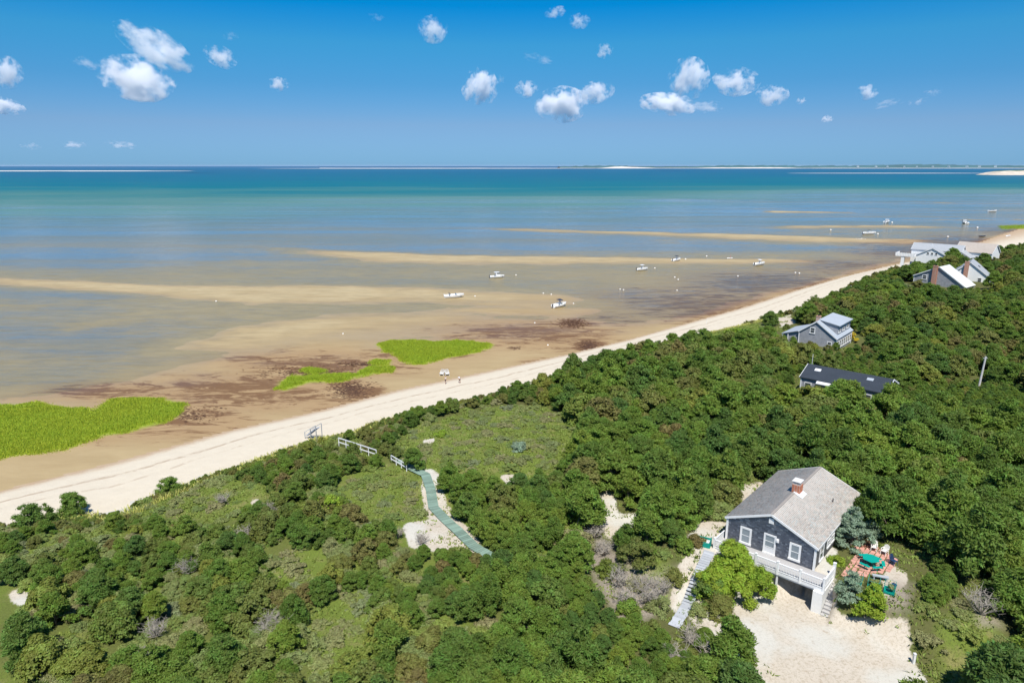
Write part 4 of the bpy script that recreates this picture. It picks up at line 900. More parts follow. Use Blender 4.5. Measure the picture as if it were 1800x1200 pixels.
# netted planters with plants
def planter(x, y, w, d, h, lb, seed, r=.45, net=True):
    z = -.12-.25*max(0, 1.6-x); t = thing('planter', hpt(x, y, z), lb, 'planter', None, rzH+.15)
    add('box', MB().box(-w/2, w/2, -d/2, -d/2+.05, 0, .35).box(-w/2, w/2, d/2-.05, d/2, 0, .35).box(-w/2, -w/2+.05, -d/2, d/2, 0, .35).box(w/2-.05, w/2, -d/2, d/2, 0, .35).box(-w/2, w/2, -d/2, d/2, -.3, .2).done(), MTeal, t)
    if net:
        m = MB()
        for a in (-1, 1):
            for b_ in (-1, 1): m.tube((a*w/2, b_*d/2, 0), (a*w/2, b_*d/2, h), .02, .02, 5)
        for zz in (h, h*.65): 
            for a in (-1, 1): m.obox((a*w/2, -d/2, zz), (a*w/2, d/2, zz), .02, .02).obox((-w/2, a*d/2, zz), (w/2, a*d/2, zz), .02, .02)
        for k in range(1, 8): 
            for a in (-1, 1): m.obox((-w/2+w*k/8, a*d/2, .3), (-w/2+w*k/8, a*d/2, h), .012, .012)
        add('net_frame', m.done(), MTealD, t)
    rr = np.random.default_rng(seed); L = np.array([(rr.normal()*w*.18, rr.normal()*d*.18, .45+rr.uniform(0, .45), rr.uniform(.16, .3)) for _ in range(9)])
    add('plant', leaf_mesh('planter_plant', L, 260, .11, .6, rr), ML['bay'], t)
planter(1.0, -3.45, 1.15, .9, .9, 'green planter box with a leafy plant at the patio corner nearest the deck', 5)
planter(1.15, -4.85, 1.2, .95, 1.05, 'middle netted green planter below the patio', 6)
planter(1.35, -6.15, 1.0, .9, 1.05, 'outermost netted green planter, nearest the pine wood', 7)
tr = thing('garden_bench', hpt(2.9, -5.0, -.1), 'low pale driftwood bench beside the netted planters', 'bench', None, rzH+.4)
add('seat', MB().box(-.2, .2, -.7, .7, .36, .42).done(), MGreyW, tr)
for s in (-.55, .55): add('leg', MB().box(-.16, .16, s-.05, s+.05, 0, .36).done('leg'), MGreyW, tr)
bk_ = thing('bucket', hpt(2.4, -6.3, -.2), 'blue green bucket beside the outermost planter', 'bucket'); add('body', MB().tube((0, 0, 0), (0, 0, .42), .17, .22, 12).done(), MTeal, bk_); add('rim', MB().tube((0, 0, .40), (0, 0, .45), .24, .24, 12).done(), MBlueC, bk_)
# log pile at the spruce foot
lp = thing('brush_pile', hpt(8.6, -1.9, -.1), 'reddish heap of cut brush at the foot of the blue spruce', 'brush pile'); m = MB()
for k in range(60):
    a = random.uniform(0, 3.14); c = Vector((random.uniform(-.8, .8), random.uniform(-.6, .6), random.uniform(.03, .35))); d = Vector((math.cos(a), math.sin(a), random.uniform(-.2, .2)))*random.uniform(.3, .6); m.tube(c-d, c+d, .03, .02, 4)
add('branches', m.done(), simple('red_brush', (.36, .17, .10), .9, .3), lp, kind='stuff')
# teal bin enclosure left of the deck
ge = thing('bin_enclosure', hpt(-2.3, 9.75, -.45), 'teal painted bin enclosure with white slatted lids left of the deck', 'enclosure', None, rzH+.25)
W2, D2 = 2.0, .9
for k in range(7): add('board', MB().box(-.02-D2/2, .02-D2/2, .0+k*.19, .17+k*.19, 0, .95).done('board') if k == 0 else bpy.data.objects['board'].data, MTeal if k == 0 else None, ge, (0, k*.19 if k else 0, 0))
add('side_panel', MB().box(-D2/2, D2/2, -.05, -.01, 0, 1.25).done(), MTeal, ge); add('side_panel', MB().box(-D2/2, D2/2, 1.36, 1.40, 0, 1.0).done(), MTeal, ge)
add('back_panel', MB().box(D2/2, D2/2+.04, -.05, 1.40, 0, 1.05).done(), MTeal, ge)
for k in range(3):
    m = MB()
    for i in range(3): m.box(-.36+i*.26, -.14+i*.26, .06+k*.44, .06+k*.44+.38, .80, .84)
    add('lid', m.done('lid'), MWhite, ge)
# plank ramp up to the deck
rp_ = thing('plank_walk', hpt(-13.3, 7.9, 0), 'weathered silver plank walk climbing from the driveway to the deck', 'walkway', None, 0)
A0, A1 = hpt(-13.4, 7.75, 0), hpt(-3.4, 9.3, 0); dv = A1-A0; dv.z = 0; Ln = dv.length; dv.normalize(); sd = Vector((-dv.y, dv.x, 0)); rp_.rotation_euler.z = math.atan2(dv.y, dv.x); npk = 31; rp_.location = (A0.x, A0.y, 0)
pm = MB().box(-.165, .165, -.52, .52, -.03, .03).done('plank'); pm.materials.append(MGreyW)
for k in range(npk):
    p = A0+dv*(Ln*(k+.5)/npk); z = max(float(height(np.array([(p+sd*o_).x]), np.array([(p+sd*o_).y]))[0]) for o_ in (-.6, 0, .6))+.12
    add('plank', pm, None, rp_, (Ln*(k+.5)/npk, random.uniform(-.04, .04), z), (random.uniform(-.02, .02), -.1, random.uniform(-.03, .03)))
lg = thing('timber_edging', hpt(-7.9, 10.2, -1.5), 'grey timber lying along the bank left of the plank walk', 'timber', None, rzH-.08); zz = 0
add('beam', MB().obox((0, 0, 0), (4.0, 0, 1.0), .3, .25).done(), MGreyW, lg)
# picket fence behind the cottage
pf = thing('picket_fence', hpt(14.55, -.1, -.1), 'short grey picket fence at the back corner of the cottage', 'fence', None, rzH-1.0)
pk_ = MB().box(-.05, .05, -.012, .012, 0, 1.15).done('picket'); pk_.materials.append(MGreyW)
for k in range(14): add('picket', pk_, None, pf, (.07+k*.13, 0, 0))
add('rail', MB().box(0, 1.85, .014, .05, .3, .38).box(0, 1.85, .014, .05, .85, .93).done(), MGreyW, pf)
pp_ = thing('marker_post', hpt(-4.3, -9.6, -2.35), 'short white marker post at the right edge of the driveway', 'post'); add('post', MB().box(-.09, .09, -.09, .09, -.3, .85).box(-.11, .11, -.11, .11, .85, .9).done(), MWhite2, pp_)
# the shrubs that stand about the cottage
def plant(name, lx, ly, z, lobes, args, kw, mat, lb, cat, H_, z0=.3, r0=.08, rot=0., part='foliage'):
    rr = np.random.default_rng(int(abs(lx*31+ly*17)*10)); p = hpt(lx, ly, 0); z = float(height(np.array([p.x]), np.array([p.y]))[0]) if z is None else z
    t = thing(name, (p.x, p.y, z-.05), lb, cat); L = lobes(rr); add(part, leaf_mesh(part, L, *args, rr, **kw), mat, t)
    add('stem' if cat != 'tree' else 'trunk', trunk_mesh(rr, L, H_, z0, r0), MBark, t); return t
plant('bayberry_bush', -5.3, 6.3, None, lambda r: np.concatenate([dome(r, 110, 2.9, 4.4, .4, .5), dome(r, 60, 2.4, 2.9, .3, .5)+np.array([-1.9, -.6, 0, 0]), dome(r, 90, 2.0, 4.4, 1.0, .42)+np.array([1.2, 1.3, .5, 0])]), (300, .17, .65), dict(up=.5), ML['yellow'], 'large yellow green bush in front of the deck and the cottage door', 'bush', 3.4)
plant('bayberry_bush', -8.6, 5.6, None, lambda r: dome(r, 40, 1.5, 1.7, .2, .5), (280, .15, .6), dict(up=.5), ML['oak'], 'smaller brownish bush at the foot of the large yellow green one', 'bush', 1.6)
plant('bayberry_bush', -7.6, 7.0, None, lambda r: dome(r, 46, 1.9, 2.3, .2, .55), (280, .16, .6), dict(up=.5), ML['pine'], 'green bush between the plank walk and the yellow green bush', 'bush', 1.9)
plant('oak_tree', -3.9, 3.7, None, lambda r: dome(r, 50, 1.6, 3.0, .5, .42), (280, .16, .6), dict(up=.5), ML['yellow'], 'leafy bush reaching over the middle of the deck rail', 'bush', 2.8)
plant('spruce_tree', 7.6, -1.0, None, lambda r: dome(r, 120, 2.1, 4.2, .4, .42, .2, .35), (300, .2, .35), dict(up=.2, flat=.6, blade=.4), ML['spruce'], 'blue green spruce against the right wall of the cottage', 'tree', 3.6, .5, .12, part='crown')
plant('spruce_tree', 10.8, -2.2, None, lambda r: dome(r, 50, 1.3, 2.3, .4, .42, .2, .3), (300, .2, .35), dict(up=.2, flat=.6, blade=.4), ML['spruce'], 'lower blue green spruce behind the white patio chairs', 'tree', 2.2, .5, .1, part='crown')
plant('spruce_tree', -1.2, -3.5, None, lambda r: dome(r, 64, 1.5, 2.9, .3, .42, .2, .4), (300, .2, .35), dict(up=.2, flat=.6, blade=.4), ML['spruce'], 'blue green spruce beside the steps below the deck corner', 'tree', 2.8, .5, .1, part='crown')
plant('pine_tree', -1.5, -5.3, None, lambda r: dome(r, 70, 1.5, 3.0, .3, .42, .2, .4), (300, .2, .4), dict(up=.3, flat=.6, blade=.4), ML['yellow'], 'yellow green young pine between the steps and the netted planters', 'tree', 2.8, .5, .1, part='crown')
plant('bayberry_bush', -10.4, 7.0, None, lambda r: dome(r, 30, 1.0, 1.1, .1, .35), (280, .13, .6), dict(up=.5), ML['bay'], 'small grey green shrub at the right side of the plank walk', 'bush', 1.0)
plant('bayberry_bush', -8.3, 10.6, None, lambda r: dome(r, 34, 1.2, 1.2, .1, .35), (280, .13, .6), dict(up=.5), ML['oak'], 'brownish shrub on the bank left of the plank walk', 'bush', 1.1)
plant('bayberry_bush', 3.2, -1.0, None, lambda r: dome(r, 30, .8, .8, .1, .3), (280, .13, .6), dict(up=.5), ML['yellow'], 'low yellow green shrub against the cottage wall under the window', 'bush', .8)
plant('bayberry_bush', -4.4, 11.6, None, lambda r: dome(r, 36, 1.2, 1.4, .1, .4), (280, .14, .6), dict(up=.5), ML['pine'], 'green bush in front of the teal bin enclosure', 'bush', 1.3)
# ------------------------------------------------------------------ the other houses
def gz_at(x, y): return float(height(np.array([float(x)]), np.array([float(y)]))[0])
def house(name, x, y, z, yaw, label): return thing(name, (x, y, z), label, 'house', None, math.pi/2-yaw)
def block(par, x0, x1, y0, ze0, y1, ze1, yr, zr, zb, wm, rm, over=.25, t=.16, axis='x', trim=True):
    """a block under a gable along x (or y): walls, one roof, rake boards"""
    wl = MB(); wall_box(wl, x0, x1, y0, y1, zb, ze0, ze1, yr, zr); rfm = MB()
    s0 = (zr-ze0)/(yr-y0); s1 = (zr-ze1)/(y1-yr); o = over
    gable_slab(rfm, x0-o, x1+o, y0-o, ze0-o*s0+.02, yr, zr+.02, t); gable_slab(rfm, x0-o, x1+o, y1+o, ze1-o*s1+.02, yr, zr+.02, t)
    tr = MB()
    for x in (x0-o-.04, x1+o+.04):
        tr.obox((x, y0-o, ze0-o*s0+.06), (x, yr, zr+.06), .07, .26).obox((x, y1+o, ze1-o*s1+.06), (x, yr, zr+.06), .07, .26)
    for x, y in ((x0, y0), (x0, y1), (x1, y0), (x1, y1)): tr.box(x-.09, x+.09, y-.09, y+.09, zb, (ze0 if y == y0 else ze1)-.02)
    if axis == 'y':
        for m in (wl, rfm, tr): m.v = [(q[1], -q[0], q[2]) for q in m.v]
    a = add('wall', wl.done('wall'), wm, par); b = add('roof', rfm.done('roof'), rm, par)
    for q in (a, b): 
        if q.data.materials[0].name in ('dark_roof_shingle', 'grey_cedar_shingle'): rand_faces(q.data, 1, 5)
    if trim: add('trim', tr.done('trim'), MWhite2, par)
    return a, b
def chimney(par, x, y, z0, z1, w=.9, d=.7):
    c = add('chimney', MB().box(x-w/2, x+w/2, y-d/2, y+d/2, z0, z1-.2).box(x-w/2-.06, x+w/2+.06, y-d/2-.06, y+d/2+.06, z1-.2, z1).done('chimney'), MBr, par)
    add('flue', MB().box(x-.2, x+.2, y-.15, y+.15, z1, z1+.25).done('flue'), MDark, c); return c
def mat_bricks():
    M = Mat('brickwork'); t = M.n('TexBrick'); M.l(M.pos((1, 1, 1), True), t.inputs['Vector']); t.inputs['Scale'].default_value = 1; t.inputs['Brick Width'].default_value = .22; t.inputs['Row Height'].default_value = .08; t.inputs['Mortar Size'].default_value = .012
    t.inputs['Color1'].default_value = (.36, .14, .09, 1); t.inputs['Color2'].default_value = (.48, .22, .14, 1); t.inputs['Mortar'].default_value = (.5, .42, .35, 1); return M.end(M.bsdf(t.outputs['Color'], .9, .2))
MBr = mat_bricks(); MGreyWall = simple('silver_grey_shingle_wall', (.30, .31, .33), .9, .22, 9, .2, .2); MWhWall = simple('white_clapboard', (.78, .79, .78), .6, .04, 5); MWhRoof = simple('pale_sunlit_roof', (.60, .62, .60), .85, .05, 2)

# grey cottage with the long shed dormer
p = at(1473.3, 595.9, 8.2); h = house('dormer_cottage', p[0], p[1], 8.2, .72, 'grey shingled cottage with a wide shed dormer and a long left roof near the beach')
wl, rf2 = block(h, .2, 11.0, .3, -.1, 8.2, .45, 4.7, 3.05, -4, MGreyWall, MGreyR, .2)
add('porch_roof', gable_slab(MB(), .1, 9.0, 12.0, -.75, 7.9, .55, .12).done('porch_roof'), MGreyR, h); add('wall', MB().prism([(8.1, -4), (11.6, -4), (11.6, -.72), (8.1, .4)], .5, 8.8).done('wall'), MGreyWall, h)
for y in (11.75, 10.6): add('porch_post', MB().box(.25, .42, y-.09, y+.09, -4, -.6).done('porch_post'), MWhite2, h)
dw = add('dormer', MB().prism([(.75, -.2), (4.6, 2.2), (4.6, 3.0), (.75, 2.35)], 1.9, 10.8).done('dormer'), MGreyWall, h)
add('dormer_roof', MB().prism([(.35, 2.38), (4.75, 3.2), (4.75, 3.34), (.35, 2.52)], 1.6, 11.1).done('dormer_roof'), MGreyR, dw)
for x in (2.3, 5.2, 8.1): win(h, (x, .74, .75), (1, 0, 0), (0, -1, 0), 1.5, 1.35, .16, None, 1, vbar=True)
for x in (.8, 2.3, 3.8, 5.3, 6.8, 8.3, 9.7): win(h, (x, .28, -2.4), (1, 0, 0), (0, -1, 0), 1.15, 1.7, .14, None, 1)
win(h, (.17, 4.9, .35), (0, 1, 0), (-1, 0, 0), 1.1, 1.35, .15, None, 1); win(h, (.17, 1.2, -2.2), (0, 1, 0), (-1, 0, 0), 1.0, 1.3, .15, None, 1)
chimney(h, 2.6, 5.2, 1.5, 3.9, .8, .8)

# long low house under the dark roof
p = at(1420.2, 639.8, 9.8); h = house('dark_roofed_house', p[0], p[1], 9.8, 2.30, 'long low house with a dark blue grey roof among the trees')
# local x runs down the ridge, local -y faces away from the viewer
wl, rf2 = block(h, .3, 13.6, -3.6, -1.5, 3.6, -1.5, 0, -.05, -5, MGreyWall, MDarkR, .25)
sk = add('skylight', MB().box(-.5, .5, -.35, .35, 0, .12).done('skylight'), MWhite2, rf2, (2.2, -1.3, -.33), (.40, 0, 0)); sk.location.z = -.05-1.3*.415+.17
sk = add('skylight', MB().box(-.5, .5, -.35, .35, 0, .12).done('skylight'), MGreyR, rf2, (10.6, -1.2, -.05-1.2*.415+.17), (.40, 0, 0))
add('awning', MB().prism([(-4.4, -1.95), (-3.7, -1.62), (-3.7, -1.5), (-4.4, -1.83)], 3.0, 6.6).done('awning'), MWhite2, h)
for x in (.9, 7.5, 10.5): win(h, (x, -3.62, -3.6), (1, 0, 0), (0, -1, 0), 1.2, 1.4, .13, None, 1)
win(h, (13.63, -.6, -2.6), (0, 1, 0), (1, 0, 0), 1.2, 1.4, .15, None, 1)
add('vent_pipe', MB().tube((.6, .3, -.2), (.6, .3, 1.9), .04, .04, 6).done('vent_pipe'), MWhite2, h)

# two steep-roofed houses with outside chimneys
def steep(px_, py_, zr, yaw, wl_, wr_, L, rise_l, rise_r, wm, rmat, label, zb=-7, chim=None):
    p = at(px_, py_, zr); h = house('steep_roofed_house', p[0], p[1], zr, yaw, label)
    block(h, 0, L, -wr_, -rise_r, wl_, -rise_l, 0, -.1, zb, wm, rmat, .3)
    return h
h = steep(1652, 469, 12.2, .90, 7.2, 8.2, 7.5, 3.6, 5.6, MGreyWall, MWhRoof, 'steep gabled grey house with tall brick front chimney and bright pale roof')
chimney(h, -.45, 1.0, -7.5, .3, .9, 1.3); win(h, (-.04, 3.3, -4.6), (0, 1, 0), (-1, 0, 0), 1.5, 1.6, .2, None, 1)
h = steep(1706.5, 460.7, 12.4, .64, 6.0, 6.0, 10, 5.0, 4.8, MWhWall, MBlueR, 'white fronted steep roofed house with a brick chimney below the beach, second row')
chimney(h, -.45, .9, -8, .2, .9, 1.3); win(h, (-.04, -3.9, -6.6), (0, 1, 0), (-1, 0, 0), 1.3, 1.6, .18, None, 1); win(h, (4, -6.03, -7), (1, 0, 0), (0, -1, 0), 1.2, 1.5, .18, None, 1)
add('chimney_flashing', MB().box(-.05, .1, .2, 1.6, -1.4, -1.2).done('chimney_flashing'), MFlash, h)
add('skylight', MB().obox((4, -2.4, -1.72), (5, -2.4, -1.72), .8, .12, (0, -.78, 1)).done('skylight'), MDark, h)
fr_ = thing('board_fence', (*at(1738, 500, 5.5)[:2], 5.2), 'short grey board fence right of the second steep roofed house', 'fence', None, .3)
for k in range(9): add('board', MB().box(k*.45, k*.45+.42, -.02, .02, 0, 1.6).done('board'), MGreyW, fr_)
# the white houses at the edge of the bluff
p = at(1640, 436.2, 11); yaw = .72; h = house('white_beach_house', p[0], p[1], 11, yaw, 'white beach house with grey roof, front gable and railed deck on the bluff')
block(h, 0, 9, -5.6, -3.1, 5.6, -3.1, 0, -.1, -8, MWhWall, MBlueR, .3)
block(h, -8.5, 9.5, 4.8, -1.4, 13.2, -1.4, 9.0, .9, -8, MWhWall, MBlueR, .3, axis='y')
for k in (-1.5, 0, 1.5): win(h, (-.04, k-.45, -2.7), (0, 1, 0), (-1, 0, 0), .9, .9, .1, None, 0)
win(h, (-.04, -3.4, -6.4), (0, 1, 0), (-1, 0, 0), 1.3, 1.6, .14, None, 1)
dk = add('deck', MB().box(-3.0, 3.5, 5.7, 12.8, -3.9, -3.6).box(-3.0, -2.9, 5.7, 12.8, -3.6, -2.5).box(-3.0, 3.5, 12.7, 12.8, -3.6, -2.5).box(-2.8, -1.6, 9.4, 10.6, -8, -3.9).done('deck'), MWhite, h)
for k in range(8): add('post', MB().box(-3.08, -2.86, 5.7+k, 5.86+k, -3.6, -2.35).done('post'), MWhite, dk)
for x in (6.2, 8.0): win(h, (4.76, -x+.0, -4.2), (0, 1, 0), (-1, 0, 0), 1.4, 1.9, .14, None, 1)
add('roof_vent', MB().tube((8, 2, .2), (8, 2, 1.2), .15, .15, 6).done(), MWhite2, h)
p = at(1681, 435.6, 11); h = house('beige_roofed_house', p[0], p[1], 11, .95, 'white beach house with a beige roof, rightmost of the pair on the bluff edge')
block(h, 0, 8, -5.8, -3.6, 4.2, -2.6, 0, -.1, -8, MWhWall, MBlueR, .3)
block(h, -2, 11.5, 4.5, -1.6, 12.5, -1.6, 8.5, 1.8, -8, MWhWall, MBeigeR, .3, axis='y')
win(h, (-.04, -2.6, -4.3), (0, 1, 0), (-1, 0, 0), 1.3, 1.9, .14, None, 1)
for x in (7.0, 9.3): win(h, (4.46, -x, -4.6), (0, 1, 0), (-1, 0, 0), 1.3, 1.5, .14, None, 1)

# ------------------------------------------------------------------ poles and paths
x, y, z = *at(1722, 672, 6.5)[:2], 6.0
up_ = thing('utility_pole', (x, y, z-.3), 'pale leaning utility pole rising out of the wood at the right', 'pole')
add('shaft', MB().tube((0, 0, 0), (.28, 0, 5.6), .19, .14, 10).done(), simple('weathered_pole', (.55, .53, .50), .9, .1, 3), up_); add('crosspiece', MB().obox((-.15, 0, 5.3), (.65, 0, 5.3), .08, .1).done(), MGreyW, up_)
bw_ = thing('boardwalk', (0, 0, 0), 'green stained plank boardwalk winding through the heath to the beach stairs', 'boardwalk')
PATH = [(703, 811), (722, 824), (748, 836), (757, 862), (762, 893), (780, 912), (808, 938), (832, 962), (860, 978), (888, 991)]
PW = []
for a_ in PATH:
    g = ground_at(*a_); PW.append(Vector((g[0], g[1], 0)))
pl = MB().box(-.145, .145, -.62, .62, -.02, .02).done('plank'); pl.materials.append(MBoard); dist = 0; tot = sum((PW[i+1]-PW[i]).length for i in range(len(PW)-1)); npl = int(tot/.32); dd_ = np.linspace(0, tot-.2, npl)
def along(PW, s):
    for i in range(len(PW)-1):
        l = (PW[i+1]-PW[i]).length
        if s <= l or i == len(PW)-2: return PW[i].lerp(PW[i+1], s/l), (PW[i+1]-PW[i]).normalized()
        s -= l
zsm = None
for s in dd_:
    p, d = along(PW, s); d2 = (along(PW, min(tot-.01, s+1.2))[0]-along(PW, max(0, s-1.2))[0]).normalized(); z = gz_at(p.x, p.y)+.22; zsm = z if zsm is None else .7*zsm+.3*z
    add('plank', pl, None, bw_, (p.x, p.y, max(zsm, z-.05)), (random.uniform(-.02, .02), random.uniform(-.02, .02), math.atan2(d2.y, d2.x)+random.uniform(-.02, .02)))
print('boardwalk planks', npl)
def handrail(a, b, label, hgt=1.0, gap=1.6):
    A_, B_ = Vector(ground_at(*a)), Vector(ground_at(*b)); n = max(2, round((B_-A_).length/gap)); t = thing('handrail', tuple(A_), label, 'railing'); D_ = B_-A_
    for k in range(n+1):
        p = D_*(k/n); g = gz_at(*(A_+p)[:2])-A_.z; add('post', MB().box(p.x-.05, p.x+.05, p.y-.05, p.y+.05, min(g, p.z)-.3, p.z+hgt).done('post'), MWhite2, t)
    for hh in (hgt, hgt*.5): add('rail', MB().obox((0, 0, hh), D_+Vector((0, 0, hh)), .07, .14).done('rail'), MWhite2, t)
handrail((596, 784), (662, 806), 'white painted handrail running from the beach stairs into the bushes', 1.3); handrail((688, 812), (715, 828), 'short white handrail where the green boardwalk starts', 1.0, 1.4)
# beach stairs
sx_, sy_, sz_ = ground_at(560, 772); bs = thing('beach_stairs', (sx_, sy_, sz_), 'weathered grey stairs with white rails coming down to the sand', 'stairs', None, 2.6)
for k in range(7): add('step', MB().box(k*.34, k*.34+.34, -.55, .55, 1.9-k*.26, 1.95-k*.26).done('step'), MGreyW, bs)
for s_ in (-.6, .6):
    add('rail', MB().obox((-.2, s_, 2.6), (2.5, s_, .9), .05, .09).done('rail'), MGreyW, bs)
    for xx in (-.2, 1.1, 2.4): add('post', MB().box(xx-.04, xx+.04, s_-.05, s_+.05, 0 if xx > 1 else 0, 2.55-(xx+.2)*.63).done('post'), MGreyW, bs)
# stone revetment
rv = thing('stone_revetment', (*at(1180, 603, 1.6)[:2], 1.4), 'short grey stone revetment at the dune toe far along the beach', 'stone wall'); a0 = Vector((0, 0, 0))
for k in range(40):
    q = Vector((random.uniform(-3.5, 5.5), 0, random.uniform(0, .7))); q.y = q.x*1.15+random.uniform(-.8, .8); add('stone', MB().ico(q, (random.uniform(.3, .6), random.uniform(.3, .5), random.uniform(.25, .4)), 1, .15).done('stone'), MStone, rv)

# ------------------------------------------------------------------ boats
MHull = simple('white_gelcoat', (.82, .82, .80), .25, .03, 1, .5); MDeckB = simple('cream_boat_deck', (.62, .62, .58), .5, .05, 2); MNavy = simple('navy_canvas', (.03, .04, .07), .8, .1, 4); MBott = simple('bottom_paint', (.05, .06, .09), .6, .2, 3)
def hull(L, B, Hh, b=None):
    b = b or MB(); st = []
    for k in range(9):
        t = k/8; x = -L/2+L*t; w = B/2*(1-max(0, (t-.45)/.55)**2.2)*(.92+.08*min(1, t*4)); w = max(w, .03); sheer = Hh*(1+.28*t*t); keel = .0+Hh*.62*max(0, (t-.72)/.28)**2; ch = keel+(sheer-keel)*.36
        st.append([(x, -w, sheer), (x, -w*.86, ch), (x, 0, keel), (x, w*.86, ch), (x, w, sheer), (x, w*.88, sheer+.02), (x, 0 if t > .97 else w*.80, sheer-.30*(t < .62)), (x, 0 if t > .97 else -w*.80, sheer-.30*(t < .62)), (x, -w*.88, sheer+.02)])
    n = 9; v = [q for s in st for q in s]; f = []
    for k in range(8):
        for j in range(n): f.append((k*n+j, k*n+(j+1) % n, (k+1)*n+(j+1) % n, (k+1)*n+j))
    f += [tuple(range(n-1, -1, -1)), tuple(range(8*n, 9*n))]; return b.add(v, f)
def boat(px_, py_, L, hd, kind, label, heel=0., z=0., pitch=0.):
    p = at(px_, py_, .2); t = thing('motor_boat', (p[0], p[1], z), label, 'boat', 'boats lying on the flats'); t.rotation_euler = (heel, pitch, hd)
    B = L*.34; Hh = L*.15
    add('hull', hull(L, B, Hh).done('hull'), MHull, t)
    add('motor', MB().box(-L/2-.42, -L/2-.08, -.17, .17, Hh*.75, Hh*1.45).box(-L/2-.32, -L/2-.16, -.06, .06, -.1, Hh*.8).done('motor'), MIron if kind != 'sleek' else MHull, t)
    add('deck', MB().prism([(-B*.34, Hh+.0), (B*.34, Hh+.0), (B*.30, Hh*1.28), (-B*.30, Hh*1.28)], L*.08, L*.36).done('deck'), MDeckB, t)
    if kind == 'cabin':
        m = MB(); w = B*.36; m.add([(x, y, z_) for (x, z_) in ((-.6, Hh), (L*.22, Hh*1.15), (L*.10, Hh+1.35), (-.6, Hh+1.45)) for y in (-w, w)], [(0, 1, 3, 2), (2, 3, 5, 4), (4, 5, 7, 6), (6, 7, 1, 0), (0, 2, 4, 6), (1, 7, 5, 3)]); c = add('cabin', m.done(), MHull, t)
        add('windshield', MB().add([(L*.20, -w*.9, Hh+.62), (L*.20, w*.9, Hh+.62), (L*.13, w*.9, Hh+1.22), (L*.13, -w*.9, Hh+1.22)], [(0, 1, 2, 3)]).box(-.3, .9, -w-.015, w+.015, Hh+.75, Hh+1.2).done(), MGlass, c)
        add('roof', MB().box(-1.3, L*.13, -w-.1, w+.1, Hh+1.42, Hh+1.5).done(), MHull, c)
    elif kind == 'sleek':
        add('windshield', MB().add([(L*.14, -B*.34, Hh+.1), (L*.14, B*.34, Hh+.1), (L*.04, B*.34, Hh+.5), (L*.04, -B*.34, Hh+.5), (L*.12, -B*.34, Hh+.1), (L*.12, B*.34, Hh+.1)], [(0, 1, 2, 3), (3, 2, 5, 4)]).done(), MGlass, t)
        add('arch', MB().obox((-L*.18, -B*.42, Hh), (-L*.28, -B*.40, Hh+.75), .12, .05).obox((-L*.28, -B*.40, Hh+.75), (-L*.28, B*.40, Hh+.75), .25, .05).obox((-L*.18, B*.42, Hh), (-L*.28, B*.40, Hh+.75), .12, .05).done(), MNavy, t)
        add('seat', MB().box(-L*.30, -L*.22, -B*.3, B*.3, Hh-.25, Hh+.15).done(), MDeckB, t)
    else:
        add('console', MB().box(-.3, .35, -.4, .4, Hh-.28, Hh+.75).box(-1.3, -.85, -.4, .4, Hh-.28, Hh+.3).done(), MHull, t)
        m = MB()
        for xx in (-1.0, .4):
            for yy in (-.6, .6): m.tube((xx, yy, Hh-.2), (xx*.85, yy, Hh+1.5), .025, .025, 4)
        tt = add('canopy_frame', m.done(), MIron, t); add('canopy', MB().box(-1.15, .6, -.75, .75, Hh+1.5, Hh+1.56).done(), MNavy if kind == 'top' else MHull, tt)
        add('rail', MB().obox((L*.18, -B*.42, Hh*1.3+.2), (L*.44, -.1, Hh*1.35+.25), .03, .03).obox((L*.18, B*.42, Hh*1.3+.2), (L*.44, .1, Hh*1.35+.25), .03, .03).done(), MFlash, t)
    return t
boat(799, 522, 6.6, .22, 'sleek', 'sleek white runabout with a dark arch aground on the nearest sandbar', .12, .03, -.03)
boat(874, 487, 6.0, .32, 'cabin', 'white cabin boat floating in the pool beyond the runabout', 0, -.12)
boat(983, 538, 6.2, .78, 'top', 'white open boat with a dark canopy heeled over on brown sand', .20, .0)
boat(1129, 474, 5.6, .42, 'open', 'small white open boat in shallow water just below the long sandbar', .06, -.05)
boat(1189, 458, 6.2, .75, 'top', 'white boat with a dark canopy on the far edge of the long sandbar', .12, .02)
boat(1335, 465, 6.6, .55, 'open', 'white boat near the right tip of the long sandbar', .1, .0)
boat(1528, 411, 9.0, .1, 'top', 'white boat with a dark top in the blue channel behind the second sandbar', 0, -.12)
boat(1559, 391, 9.5, .8, 'cabin', 'white cabin boat in the channel left of the end-on boat', 0, -.12)
boat(1695, 392, 9.5, 1.35, 'cabin', 'white boat seen almost end-on in the far channel', 0, -.12)
boat(1745, 372, 10, .25, 'sleek', 'far white boat nearest the horizon at the right', 0, -.12)
